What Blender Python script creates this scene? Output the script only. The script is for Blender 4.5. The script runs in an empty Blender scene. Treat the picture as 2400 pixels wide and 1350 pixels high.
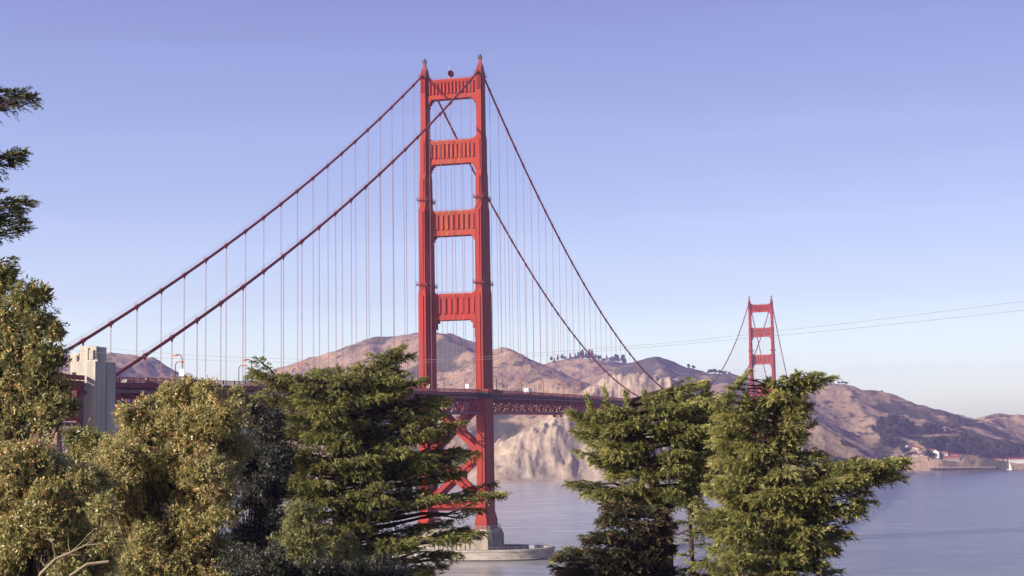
import bpy, bmesh, math, random
import numpy as np
from mathutils import Matrix, Vector

# ------------------------------------------------------------------ camera, sky, sun, exposure
C = bpy.context.scene.collection
sc = bpy.context.scene
CAM = np.array([218.6, -701.2, 49.57])
YAW, PIT, ROLL, FPX = -0.2660, 0.1009, -0.0155, 3709.7
_f = np.array([math.sin(YAW)*math.cos(PIT), math.cos(YAW)*math.cos(PIT), math.sin(PIT)])
_r = np.array([math.cos(YAW), -math.sin(YAW), 0.0])
_u = np.cross(_r, _f)
R_ = math.cos(ROLL)*_r + math.sin(ROLL)*_u
U_ = -math.sin(ROLL)*_r + math.cos(ROLL)*_u
F_ = _f
FH = np.array([math.sin(YAW), math.cos(YAW), 0.0])       # horizontal forward
RH = _r

cd = bpy.data.cameras.new('camera'); cam = bpy.data.objects.new('camera', cd); C.objects.link(cam)
cd.sensor_width = 36.0; cd.lens = FPX/2400.0*36.0; cd.clip_start = 0.5; cd.clip_end = 30000
cam.matrix_world = Matrix(((R_[0], U_[0], -F_[0], CAM[0]), (R_[1], U_[1], -F_[1], CAM[1]), (R_[2], U_[2], -F_[2], CAM[2]), (0, 0, 0, 1)))
sc.camera = cam

SUN_AZ, SUN_EL = 47.0, 20.6          # degrees west of south, elevation
w = bpy.data.worlds.new('World'); sc.world = w; w.use_nodes = True
nt = w.node_tree; bg = nt.nodes['Background']
sky = nt.nodes.new('ShaderNodeTexSky'); sky.sky_type = 'NISHITA'; sky.sun_disc = False
sky.sun_elevation = math.radians(SUN_EL); sky.sun_rotation = math.radians(180+SUN_AZ)
sky.altitude = 50; sky.air_density = 1.0; sky.dust_density = 1.2; sky.ozone_density = 1.0
tcw = nt.nodes.new('ShaderNodeTexCoord'); sep = nt.nodes.new('ShaderNodeSeparateXYZ'); nt.links.new(tcw.outputs['Generated'], sep.inputs[0])
rampw = nt.nodes.new('ShaderNodeValToRGB'); nt.links.new(sep.outputs['Z'], rampw.inputs[0])
SKY_TINT = [(0.0, (2.25, 2.4, 2.75)), (.043, (2.05, 2.16, 2.45)), (.093, (1.52, 1.42, 1.75)), (.154, (1.30, 1.15, 1.50)), (.27, (1.17, .94, 1.32)), (.45, (.50, .42, .82)), (1.0, (.30, .26, .58))]   # pale horizon band; unseen upper sky dimmed to cut ambient light
for i, (pos, col) in enumerate(SKY_TINT):
    e = rampw.color_ramp.elements[i] if i < 2 else rampw.color_ramp.elements.new(pos)
    e.position = pos; e.color = (col[0]/3, col[1]/3, col[2]/3, 1)
rampw.color_ramp.elements[-1].position = 1.0
mixn = nt.nodes.new('ShaderNodeMix'); mixn.data_type = 'RGBA'; mixn.blend_type = 'MULTIPLY'; mixn.inputs[0].default_value = 1.0
nt.links.new(sky.outputs[0], mixn.inputs[6]); nt.links.new(rampw.outputs[0], mixn.inputs[7])
mrx = nt.nodes.new('ShaderNodeMapRange'); mrx.inputs[1].default_value = -.6; mrx.inputs[2].default_value = .05; mrx.inputs[3].default_value = 3.75; mrx.inputs[4].default_value = 2.88   # brighter towards the western sun
nt.links.new(sep.outputs['X'], mrx.inputs[0]); vm = nt.nodes.new('ShaderNodeVectorMath'); vm.operation = 'SCALE'
mpw = nt.nodes.new('ShaderNodeMapping'); mpw.inputs['Scale'].default_value = (2.2, 2.2, 26); nt.links.new(tcw.outputs['Generated'], mpw.inputs[0])
nzw = nt.nodes.new('ShaderNodeTexNoise'); nzw.inputs['Scale'].default_value = 1.6; nzw.inputs['Detail'].default_value = 5; nt.links.new(mpw.outputs[0], nzw.inputs['Vector'])
mrc = nt.nodes.new('ShaderNodeMapRange'); mrc.inputs[1].default_value = .52; mrc.inputs[2].default_value = .75; mrc.inputs[3].default_value = 1.0; mrc.inputs[4].default_value = 1.05   # thin veils of cloud
nt.links.new(nzw.outputs['Fac'], mrc.inputs[0]); mulc = nt.nodes.new('ShaderNodeVectorMath'); mulc.operation = 'SCALE'
nt.links.new(mixn.outputs[2], mulc.inputs[0]); nt.links.new(mrc.outputs[0], mulc.inputs['Scale']); nt.links.new(mulc.outputs[0], vm.inputs[0]); nt.links.new(mrx.outputs[0], vm.inputs['Scale']); nt.links.new(vm.outputs[0], bg.inputs[0])
bg.inputs[1].default_value = 0.081   # the ramp holds the tint divided by 3

sd = bpy.data.lights.new('sun', 'SUN'); sun = bpy.data.objects.new('sun', sd); C.objects.link(sun)
sd.energy = 5.0; sd.angle = math.radians(0.5); sd.color = (1.0, 0.90, 0.78)
sdir = Vector((-math.sin(math.radians(SUN_AZ))*math.cos(math.radians(SUN_EL)), -math.cos(math.radians(SUN_AZ))*math.cos(math.radians(SUN_EL)), math.sin(math.radians(SUN_EL))))
sun.rotation_euler = sdir.to_track_quat('Z', 'Y').to_euler(); sun.location = (0, -300, 600)

sc.view_settings.view_transform = 'Standard'; sc.view_settings.look = 'None'
sc.view_settings.exposure = 0.60; sc.view_settings.gamma = 1.0
HAZE_DENSITY, HAZE_COLOR = 1.05e-4, (0.48, 0.44, 0.90, 1)
cy = sc.cycles
cy.max_bounces = 5; cy.diffuse_bounces = 2; cy.glossy_bounces = 2; cy.transmission_bounces = 1; cy.volume_bounces = 0; cy.transparent_max_bounces = 4

# ------------------------------------------------------------------ helpers
def P(px, py, D):
    """world point that stands D metres in front of the viewpoint in the direction measured on the photograph"""
    return CAM + D*(F_ + (px-1200)/FPX*R_ - (py-675)/FPX*U_)
def pix(p):
    d = np.asarray(p, float)-CAM; dep = d@F_
    return 1200+FPX*(d@R_)/dep, 675-FPX*(d@U_)/dep, dep

class MB:
    def __init__(s): s.v = []; s.f = []
    def add(s, vs, fs):
        o = len(s.v); s.v += [tuple(map(float, x)) for x in vs]; s.f += [tuple(i+o for i in f) for f in fs]
    def box(s, x0, x1, y0, y1, z0, z1):
        s.add([(x0,y0,z0),(x1,y0,z0),(x1,y1,z0),(x0,y1,z0),(x0,y0,z1),(x1,y0,z1),(x1,y1,z1),(x0,y1,z1)],
              [(0,3,2,1),(4,5,6,7),(0,1,5,4),(1,2,6,5),(2,3,7,6),(3,0,4,7)])
    def beam(s, a, b, w, h, up=(0,0,1)):
        a = np.array(a, float); b = np.array(b, float); d = b-a; d /= np.linalg.norm(d)
        up = np.array(up, float); x = np.cross(d, up)
        if np.linalg.norm(x) < 1e-6: x = np.cross(d, (1,0,0))
        x /= np.linalg.norm(x); y = np.cross(x, d)
        q = [x*w/2+y*h/2, -x*w/2+y*h/2, -x*w/2-y*h/2, x*w/2-y*h/2]
        s.add([a+k for k in q]+[b+k for k in q], [(3,2,1,0),(4,5,6,7),(0,1,5,4),(1,2,6,5),(2,3,7,6),(3,0,4,7)])
    def tube(s, pts, r, n=8, cap=True):
        pts = [np.array(p, float) for p in pts]; m = len(pts)
        rr = r if hasattr(r, '__len__') else [r]*m
        o = len(s.v); ref = None
        for i, p in enumerate(pts):
            d = pts[min(i+1, m-1)]-pts[max(i-1, 0)]; d /= (np.linalg.norm(d)+1e-12)
            if ref is None: ref = np.array((0,0,1.0)) if abs(d[2]) < .9 else np.array((1.0,0,0))
            x = np.cross(d, ref); x /= np.linalg.norm(x)+1e-12; y = np.cross(x, d); ref = y
            for k in range(n):
                a = 2*math.pi*k/n; s.v.append(tuple(p+rr[i]*(math.cos(a)*x+math.sin(a)*y)))
        for i in range(m-1):
            for k in range(n):
                k2 = (k+1) % n
                s.f.append((o+i*n+k, o+i*n+k2, o+(i+1)*n+k2, o+(i+1)*n+k))
        if cap:
            s.f.append(tuple(o+k for k in range(n))[::-1]); s.f.append(tuple(o+(m-1)*n+k for k in range(n)))
    def loft(s, rings, cap=True):
        n = len(rings[0]); o = len(s.v)
        for r in rings: s.v += [tuple(map(float, p)) for p in r]
        for i in range(len(rings)-1):
            for k in range(n):
                k2 = (k+1) % n; s.f.append((o+i*n+k, o+i*n+k2, o+(i+1)*n+k2, o+(i+1)*n+k))
        if cap:
            s.f.append(tuple(o+k for k in range(n))[::-1]); e = o+(len(rings)-1)*n; s.f.append(tuple(e+k for k in range(n)))
    def build(s, name, m, parent=None, smooth=False, loc=None):
        me = bpy.data.meshes.new(name); me.from_pydata(s.v, [], s.f); me.update()
        if smooth: me.polygons.foreach_set('use_smooth', [True]*len(me.polygons))
        return link(name, me, m, parent, loc)

def link(name, me, m, parent=None, loc=None):
    o = bpy.data.objects.new(name, me); C.objects.link(o)
    if m is not None:
        for k in (m if isinstance(m, (list, tuple)) else [m]): me.materials.append(k)
    if parent is not None: o.parent = parent
    if loc is not None: o.location = tuple(loc)
    return o

def np_mesh(name, V, Q, m, parent=None, attrs=None, smooth=False):
    """V (n,3), Q (m,k) faces of equal size; attrs {name: per-face float}"""
    V = np.asarray(V, np.float32); Q = np.asarray(Q, np.int32); k = Q.shape[1]
    me = bpy.data.meshes.new(name)
    me.vertices.add(len(V)); me.vertices.foreach_set('co', V.ravel())
    me.loops.add(Q.size); me.loops.foreach_set('vertex_index', Q.ravel())
    me.polygons.add(len(Q)); me.polygons.foreach_set('loop_start', np.arange(0, Q.size, k, dtype=np.int32))
    if smooth: me.polygons.foreach_set('use_smooth', np.ones(len(Q), bool))
    me.update(calc_edges=True)
    for an, (dom, val) in (attrs or {}).items():
        a = me.attributes.new(an, 'FLOAT', dom); a.data.foreach_set('value', np.asarray(val, np.float32))
    return link(name, me, m, parent)

def tag(o, label=None, cat=None, group=None, kind=None):
    if label: o['label'] = label
    if cat: o['category'] = cat
    if group: o['group'] = group
    if kind: o['kind'] = kind
    return o
def empty(name, loc, label, cat, group=None, rz=0):
    o = bpy.data.objects.new(name, None); C.objects.link(o); o.location = tuple(loc); o.rotation_euler = (0,0,rz)
    o.empty_display_size = 0.5
    return tag(o, label, cat, group)
def copy_tree(o, parent=None):
    c = o.copy(); C.objects.link(c)
    if parent is not None: c.parent = parent
    for ch in list(o.children): copy_tree(ch, c)
    return c

# ------------------------------------------------------------------ materials
def mat(name, col, rough=0.6, col2=None, scale=1.0, stretch=(1,1,1), lo=0.35, hi=0.65, bump=0.0, bscale=None, metal=0.0, spec=0.2, detail=6, col3=None, scale3=0.1, lo3=.5, hi3=.6, attr=None, attr_cols=None, translucent=None):
    m = bpy.data.materials.new(name); m.use_nodes = True; t = m.node_tree; b = t.nodes['Principled BSDF']
    b.inputs['Roughness'].default_value = rough; b.inputs['Metallic'].default_value = metal
    b.inputs['Specular IOR Level'].default_value = spec
    tc = t.nodes.new('ShaderNodeTexCoord'); mp = t.nodes.new('ShaderNodeMapping'); mp.inputs['Scale'].default_value = stretch
    geo = t.nodes.new('ShaderNodeNewGeometry')
    t.links.new(geo.outputs['Position'], mp.inputs[0])
    out = None
    def rgba(c): return (c[0], c[1], c[2], 1)
    def noise(sc_, det=detail):
        n = t.nodes.new('ShaderNodeTexNoise'); n.inputs['Scale'].default_value = sc_; n.inputs['Detail'].default_value = det
        n.inputs['Roughness'].default_value = .6; t.links.new(mp.outputs[0], n.inputs['Vector']); return n
    def mix(f, a, bb):
        x = t.nodes.new('ShaderNodeMix'); x.data_type = 'RGBA'
        t.links.new(f, x.inputs[0])
        for i, v in ((6, a), (7, bb)):
            if isinstance(v, tuple): x.inputs[i].default_value = rgba(v)
            else: t.links.new(v, x.inputs[i])
        return x.outputs[2]
    def ramp(f, a, bb):
        r = t.nodes.new('ShaderNodeMapRange'); r.inputs[1].default_value = a; r.inputs[2].default_value = bb; r.clamp = True
        t.links.new(f, r.inputs[0]); return r.outputs[0]
    src = tuple(col)
    if attr:
        a = t.nodes.new('ShaderNodeAttribute'); a.attribute_name = attr
        cr = t.nodes.new('ShaderNodeValToRGB'); el = cr.color_ramp.elements
        el[0].position, el[0].color = attr_cols[0][0], rgba(attr_cols[0][1])
        el[1].position, el[1].color = attr_cols[-1][0], rgba(attr_cols[-1][1])
        for pos, cc in attr_cols[1:-1]:
            e = el.new(pos); e.color = rgba(cc)
        t.links.new(a.outputs['Fac'], cr.inputs[0]); src = cr.outputs[0]
    if col2 is not None: src = mix(ramp(noise(scale).outputs['Fac'], lo, hi), src, tuple(col2))
    if col3 is not None: src = mix(ramp(noise(scale3, 3).outputs['Fac'], lo3, hi3), src, tuple(col3))
    if isinstance(src, tuple): b.inputs['Base Color'].default_value = rgba(src)
    else: t.links.new(src, b.inputs['Base Color'])
    if bump:
        bn = t.nodes.new('ShaderNodeBump'); bn.inputs['Strength'].default_value = bump; bn.inputs['Distance'].default_value = 1.0
        t.links.new(noise(bscale or scale*2).outputs['Fac'], bn.inputs['Height']); t.links.new(bn.outputs[0], b.inputs['Normal'])
    if translucent:
        tr = t.nodes.new('ShaderNodeBsdfTranslucent'); ms = t.nodes.new('ShaderNodeMixShader'); ms.inputs[0].default_value = translucent
        if isinstance(src, tuple): tr.inputs[0].default_value = rgba(src)
        else: t.links.new(src, tr.inputs[0])
        t.links.new(b.outputs[0], ms.inputs[1]); t.links.new(tr.outputs[0], ms.inputs[2])
        t.links.new(ms.outputs[0], t.nodes['Material Output'].inputs[0])
    return m

M = {}
M['orange'] = mat('orange_paint', (.36,.034,.0145), .7, (.25,.028,.018), .35, (1,1,.10), .40, .72, col3=(.30,.038,.018), scale3=.12, lo3=.5, hi3=.56)
M['orange_worn'] = mat('worn_orange_paint', (.35,.036,.016), .7, (.26,.062,.024), .8, (1,1,.12), .42, .66, col3=(.38,.15,.04), scale3=.7, lo3=.52, hi3=.72)
M['truss'] = mat('truss_paint', (.23,.040,.034), .7, (.16,.032,.034), .4, lo=.35, hi=.65)
M['chord'] = mat('chord_paint', (.25,.115,.125), .7, (.18,.08,.09), .3)
M['rope'] = mat('rope_paint', (.28,.14,.145), .5)
M['cable'] = mat('cable_paint', (.28,.045,.036), .6, (.21,.037,.034), .6)
M['concrete'] = mat('concrete', (.53,.49,.40), .85, (.34,.32,.27), .5, (1,1,.14), .36, .70, bump=.12, bscale=3)
M['pier_concrete'] = mat('pier_concrete', (.42,.36,.27), .85, (.24,.21,.17), .3, (1,1,.12), .4, .66, bump=.15, bscale=2)
M['fender'] = mat('fender_concrete', (.44,.40,.33), .85, (.27,.25,.21), .25, (1,1,2.5), .4, .66, bump=.15, bscale=2)
M['asphalt'] = mat('asphalt', (.05,.05,.05), .9, (.07,.07,.07), 2)
M['white'] = mat('white_paint', (.8,.8,.78), .4)
M['grey'] = mat('grey_metal', (.35,.35,.36), .45, metal=.3)
M['dark'] = mat('dark_metal', (.05,.045,.045), .5)
M['lampshade'] = mat('lamp_head_paint', (.62,.16,.07), .45)
M['wire'] = mat('wire', (.20,.19,.19), .5)
M['glass'] = mat('dark_glass', (.02,.025,.03), .1)
M['tyre'] = mat('tyre_rubber', (.02,.02,.02), .8)
M['bark'] = mat('cypress_bark', (.10,.066,.048), .9, (.055,.038,.03), 3, (1,1,.3), bump=.5, bscale=8)
M['twig'] = mat('pale_bare_twig', (.34,.28,.17), .8, (.25,.2,.13), 4)
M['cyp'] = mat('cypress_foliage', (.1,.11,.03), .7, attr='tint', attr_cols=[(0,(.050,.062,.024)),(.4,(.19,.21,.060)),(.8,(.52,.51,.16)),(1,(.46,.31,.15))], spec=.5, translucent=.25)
M['cyp_dry'] = mat('dry_cypress_foliage', (.1,.11,.03), .7, attr='tint', attr_cols=[(0,(.03,.035,.022)),(.5,(.10,.10,.04)),(.8,(.24,.17,.09)),(1,(.36,.22,.14))], spec=.2, translucent=.12)
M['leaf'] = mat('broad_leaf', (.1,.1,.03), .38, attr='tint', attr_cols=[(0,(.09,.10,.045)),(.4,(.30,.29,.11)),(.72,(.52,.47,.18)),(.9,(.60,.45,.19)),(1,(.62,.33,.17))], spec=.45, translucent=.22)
M['leaf_pale'] = mat('pale_leaf', (.2,.2,.08), .45, attr='tint', attr_cols=[(0,(.10,.11,.05)),(.5,(.28,.28,.11)),(1,(.42,.40,.18))], spec=.4, translucent=.2)
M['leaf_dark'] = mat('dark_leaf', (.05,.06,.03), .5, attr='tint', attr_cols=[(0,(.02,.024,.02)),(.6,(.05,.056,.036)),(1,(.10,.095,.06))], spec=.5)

# ------------------------------------------------------------------ numpy noise
def vnoise(x, y, seed):
    rs = np.random.RandomState(seed); T = rs.rand(256, 256)
    xi = np.floor(x).astype(int); yi = np.floor(y).astype(int); fx = x-xi; fy = y-yi
    fx = fx*fx*fx*(fx*(fx*6-15)+10); fy = fy*fy*fy*(fy*(fy*6-15)+10)
    a = T[xi % 256, yi % 256]; b = T[(xi+1) % 256, yi % 256]; c = T[xi % 256, (yi+1) % 256]; d = T[(xi+1) % 256, (yi+1) % 256]
    return (a*(1-fx)+b*fx)*(1-fy)+(c*(1-fx)+d*fx)*fy
def fbm(x, y, seed, oct=5, ridged=False):
    s = 0; a = 1; tot = 0
    for i in range(oct):
        n = vnoise(x*2**i+17.3*i, y*2**i+5.1*i, seed+i)
        if ridged: n = 1-abs(2*n-1)
        s = s+a*n; tot += a; a *= .5
    return s/tot

# ------------------------------------------------------------------ hills (structure)
# spines: crest polylines (px, py, distance) with the slope to the left and to the right of their direction
SP = [
 ([(-250,870,3500),(-60,850,3500),(60,841,3450),(145,835,3400),(190,833,3400),(258,832,3400),(311,839,3400),(350,848,3400),(385,863,3400),(444,887,3380),(520,925,3350)], .6, .36),
 ([(540,935,3350),(600,899,3420),(628,883,3450),(660,872,3480),(700,862,3500),(740,843,3500),(770,831,3500),(800,822,3500),(830,814,3500),(860,802,3500),(890,793,3500),(930,788,3500),(980,785,3500),(1020,785,3500),(1050,789,3560),(1080,799,3640),(1110,815,3700),(1160,850,3750)], .6, .42),
 ([(1010,786,3480),(1048,793,3360),(1085,815,3260),(1120,850,3160),(1150,900,3060)], .70, .50),
 ([(860,803,3480),(880,850,3250),(890,905,3050),(900,975,2880)], .5, .46),
 ([(700,863,3480),(690,900,3250),(680,960,3000)], .5, .40),
 ([(250,833,3380),(230,880,3150),(210,940,2950)], .55, .38),
 ([(1105,836,3280),(1155,826,3230),(1185,825,3200),(1203,829,3150)], .5, .42),
 ([(1185,825,3220),(1200,846,3170),(1222,868,3110),(1252,886,3050),(1295,897,2990),(1350,905,2930)], .66, .52),
 ([(1200,870,4400),(1290,855,4350),(1310,850,4300),(1340,847,4300),(1380,846,4300),(1430,850,4300),(1500,858,4350)], .5, .30),
 ([(1400,890,3900),(1440,870,3950),(1480,857,4000),(1510,849,4000),(1535,846,4000),(1560,851,4000),(1600,867,4000),(1631,874,4000),(1659,880,3980),(1704,878,3950),(1730,885,3950),(1760,893,3950),(1790,903,3950),(1850,925,3900)], .5, .30),
 ([(1535,847,3980),(1560,880,3700),(1590,905,3450),(1640,935,3200)], .62, .40),
 ([(1704,878,3930),(1700,905,3600),(1690,940,3300)], .55, .35),
 ([(1385,925,2720),(1401,909,2700),(1433,896,2690),(1460,888,2690),(1513,885,2690),(1567,887,2690),(1583,891,2700),(1607,903,2740),(1633,918,2780),(1680,945,2800)], .4, 1.15),
 ([(1135,1100,2440),(1150,1090,2440),(1200,1053,2450),(1250,1018,2450),(1300,987,2450),(1335,969,2460)], .75, .88),
 ([(1328,972,2440),(1338,964,2520),(1370,953,2620),(1410,925,2690)], .5, 1.9),
 ([(1328,972,2450),(1334,1010,2420),(1338,1060,2385),(1338,1110,2345)], 2.6, .9),
 ([(1780,960,3150),(1830,935,3200),(1860,922,3220),(1884,914,3230),(1912,903,3240),(1933,898,3250),(1962,902,3250),(1983,906,3250),(2004,913,3250),(2033,928,3250),(2071,945,3250),(2104,958,3260),(2144,961,3300),(2171,974,3320),(2225,980,3350),(2254,985,3360),(2290,994,3380)], .45, .34),
 ([(1975,905,3250),(2000,940,3100),(2040,985,2950),(2090,1040,2820)], .30, .40),
 ([(1884,914,3230),(1880,960,2950),(1890,1000,2700)], .5, .4),
 ([(2220,1005,3550),(2287,990,3600),(2310,985,3600),(2340,982,3600),(2400,984,3600),(2480,988,3600),(2600,980,3600),(2750,975,3600)], .5, .32),
 ([(2340,983,3600),(2310,1010,3350),(2260,1040,3150),(2215,1062,3000)], .5, .40),
 ([(1800,985,2560),(1850,988,2480),(1893,1002,2420),(1930,1030,2400),(1985,1056,2420),(2040,1078,2460),(2080,1093,2500)], .62, .8),
 ([(1700,1010,2350),(1800,1000,2380),(1893,1002,2420)], .4, .6),
 ([(-600,930,3300),(-400,900,3400),(-250,870,3500)], .6, .36),
]
def spine_height(X, Y, SP):
    H = np.full(X.shape, -60.0); acc = np.zeros(X.shape)
    K = 7.0
    for pts, sl, sr in SP:
        W = np.array([P(*p) for p in pts]); best = np.full(X.shape, -1e9)
        for a, b in zip(W[:-1], W[1:]):
            dx, dy = b[0]-a[0], b[1]-a[1]; L2 = dx*dx+dy*dy
            tt = np.clip(((X-a[0])*dx+(Y-a[1])*dy)/L2, 0, 1)
            qx = X-(a[0]+tt*dx); qy = Y-(a[1]+tt*dy); dist = np.sqrt(qx*qx+qy*qy)
            side = dx*qy-dy*qx           # >0: left of the direction
            blend = np.clip(side/np.sqrt(L2)/np.maximum(dist, 1)*.5+.5, 0, 1); blend = blend*blend*(3-2*blend)
            slope = sr+(sl-sr)*blend
            best = np.maximum(best, a[2]+tt*(b[2]-a[2])-slope*(np.sqrt(dist*dist+36)-6))
        best = np.maximum(best, -60)
        Hn = np.maximum(H, best); H = Hn+K*np.log1p(np.exp(-np.abs(H-best)/K))*np.clip(1-0*H, 0, 1)
        H = np.where(np.abs(Hn) > 1e6, Hn, H)
    return H
CLIFF = SP[12:16]; REST = SP[:12]+SP[16:]
def terrain(X, Y):
    hc = spine_height(X, Y, CLIFF); hr = spine_height(X, Y, REST)
    dom = np.clip((hc-hr+6)/9, 0, 1); h = np.maximum(hc, hr)+1.5
    # flat by the old fort: low ground on the right
    d = (X-CAM[0])*FH[0]+(Y-CAM[1])*FH[1]; u = ((X-CAM[0])*RH[0]+(Y-CAM[1])*RH[1])/np.maximum(d, 1)
    upx = u*FPX+1200
    flat = np.where((upx > 2045), np.clip((d-2775)/25, 0, 1)*9-3, -60)+np.clip((d-2830)/150, 0, 3)*7
    flat = np.where(upx > 2045, flat*np.clip((upx-2045)/25, 0, 1)-20*(1-np.clip((upx-2045)/25, 0, 1)), -60)
    h = np.maximum(h, flat)
    h = h-np.where(upx > 2040, np.clip((2770-d)/25, 0, 1)*np.clip((upx-2040)/30, 0, 1)*60, 0)
    land = np.clip(h/45, 0, 1)
    n1 = fbm(X/190+3, Y/190+9, 3, 5, True)-.55
    n2 = fbm(X/40, Y/40, 11, 4)-.5
    n3 = fbm(X/11, Y/11, 21, 3)-.5
    h = h+land*(n1*26+n2*8+n3*2.0)
    # rock cliffs: craggy
    D1 = np.exp(-((upx-1270)/110)**2-((d-2420)/90)**2); D2 = np.exp(-((upx-1510)/110)**2-((d-2640)/70)**2)
    D1 = np.exp(-((upx-1240)/170)**4-((d-2400)/160)**4); D2 = np.exp(-((upx-1510)/140)**4-((d-2640)/110)**4)
    rock = dom*np.clip(1.5*np.maximum(D1, D2), 0, 1)
    lat = (X-CAM[0])*RH[0]+(Y-CAM[1])*RH[1]
    wob = 10*fbm(X/60, Y/60, 35, 3)
    cr = .55*(fbm((lat+2.2*wob-.5*d)/30+40, (d+.9*lat)/60, 31, 6, True)-.62)+.75*(fbm(X/26+9, Y/26, 33, 6, True)-.62)
    h = h+rock*np.clip(h/25, 0, 1)*(cr*19+(fbm(X/6, Y/6, 37, 4)-.5)*5)
    return h, rock
NU, ND = 1100, 460
us = np.linspace(-.42, .42, NU); ds = 2150+(np.linspace(0, 1, ND)**1.35)*3200
UU, DD = np.meshgrid(us, ds)
GX = CAM[0]+DD*(FH[0]+UU*RH[0]); GY = CAM[1]+DD*(FH[1]+UU*RH[1])
GH, GR = terrain(GX, GY)
GH = np.maximum(GH, -8)
idx = np.arange(NU*ND).reshape(ND, NU)
Q = np.stack([idx[:-1,:-1], idx[:-1,1:], idx[1:,1:], idx[1:,:-1]], -1).reshape(-1, 4)
keep = (GH.ravel()[Q].max(1) > -6); Q = Q[keep]
gx, gy = np.gradient(GH)
scr = fbm(GX/130+7, GY/130, 51, 5)+.25*(fbm(GX/190+3, GY/190+9, 3, 5, True)*-1+.6)+.12*(fbm(GX/14, GY/14, 61, 3)-.5)
up_ = UU*FPX+1200
scr = scr+.10*np.exp(-((up_-1170)/70)**2-((DD-2800)/120)**2)+.05*np.exp(-((up_-2030)/60)**2-((DD-2950)/110)**2)
hm = mat('dry_hillside', (.2,.15,.1), .95)
def hill_material():
    t = hm.node_tree; b = t.nodes['Principled BSDF']; b.inputs['Specular IOR Level'].default_value = .1
    def attr(n):
        a = t.nodes.new('ShaderNodeAttribute'); a.attribute_name = n; return a.outputs['Fac']
    geo = t.nodes.new('ShaderNodeNewGeometry')
    def noise(s, d=6):
        n = t.nodes.new('ShaderNodeTexNoise'); n.inputs['Scale'].default_value = s; n.inputs['Detail'].default_value = d; n.inputs['Roughness'].default_value = .62
        t.links.new(geo.outputs['Position'], n.inputs['Vector']); return n.outputs['Fac']
    def rng(f, a, b2):
        r = t.nodes.new('ShaderNodeMapRange'); r.inputs[1].default_value = a; r.inputs[2].default_value = b2; t.links.new(f, r.inputs[0]); return r.outputs[0]
    def mix(f, a, b2):
        x = t.nodes.new('ShaderNodeMix'); x.data_type = 'RGBA'; t.links.new(f, x.inputs[0])
        for i, v in ((6, a), (7, b2)):
            if isinstance(v, tuple): x.inputs[i].default_value = v+(1,)
            else: t.links.new(v, x.inputs[i])
        return x.outputs[2]
    grass = mix(rng(noise(.012), .35, .68), (.46,.315,.19), (.28,.20,.12))
    scrub = mix(rng(noise(.06), .35, .65), (.060,.062,.034), (.10,.088,.048))
    c = mix(rng(attr('scrub'), .53, .62), grass, scrub)
    spk = mix(rng(noise(.035, 9), .55, .63), c, (.065,.058,.034))
    spk = mix(rng(noise(.11, 8), .60, .70), spk, (.06,.055,.032))
    rk = mix(rng(noise(.05, 10), .35, .66), (.50,.40,.275), (.26,.205,.145))
    rk = mix(rng(noise(.022, 4), .55, .7), rk, (.50,.37,.23))
    c = mix(rng(attr('rock'), .25, .6), spk, rk)
    c = mix(rng(attr('guano'), .35, .8), c, (.58,.54,.48))
    t.links.new(c, b.inputs['Base Color'])
    bn = t.nodes.new('ShaderNodeBump'); bn.inputs['Strength'].default_value = .7; bn.inputs['Distance'].default_value = 4
    t.links.new(noise(.08, 8), bn.inputs['Height']); t.links.new(bn.outputs[0], b.inputs['Normal'])
hill_material()
gu = np.exp(-((up_-1222)/16)**2)*np.exp(-((GH-14)/10)**2)*np.clip(fbm(GX/3.5, (GY+GH)/9, 71, 4)*2.1-.45, 0, 1)*(DD < 2420)
hills = np_mesh('hills', np.stack([GX, GY, GH], -1).reshape(-1, 3), Q, hm, None, {'scrub': ('POINT', scr.ravel()), 'rock': ('POINT', GR.ravel()), 'guano': ('POINT', gu.ravel())}, smooth=True)
tag(hills, kind='structure')
def ground_z(x, y):
    h, _ = terrain(np.array([[x]], float), np.array([[y]], float)); return float(h[0, 0])

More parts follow.
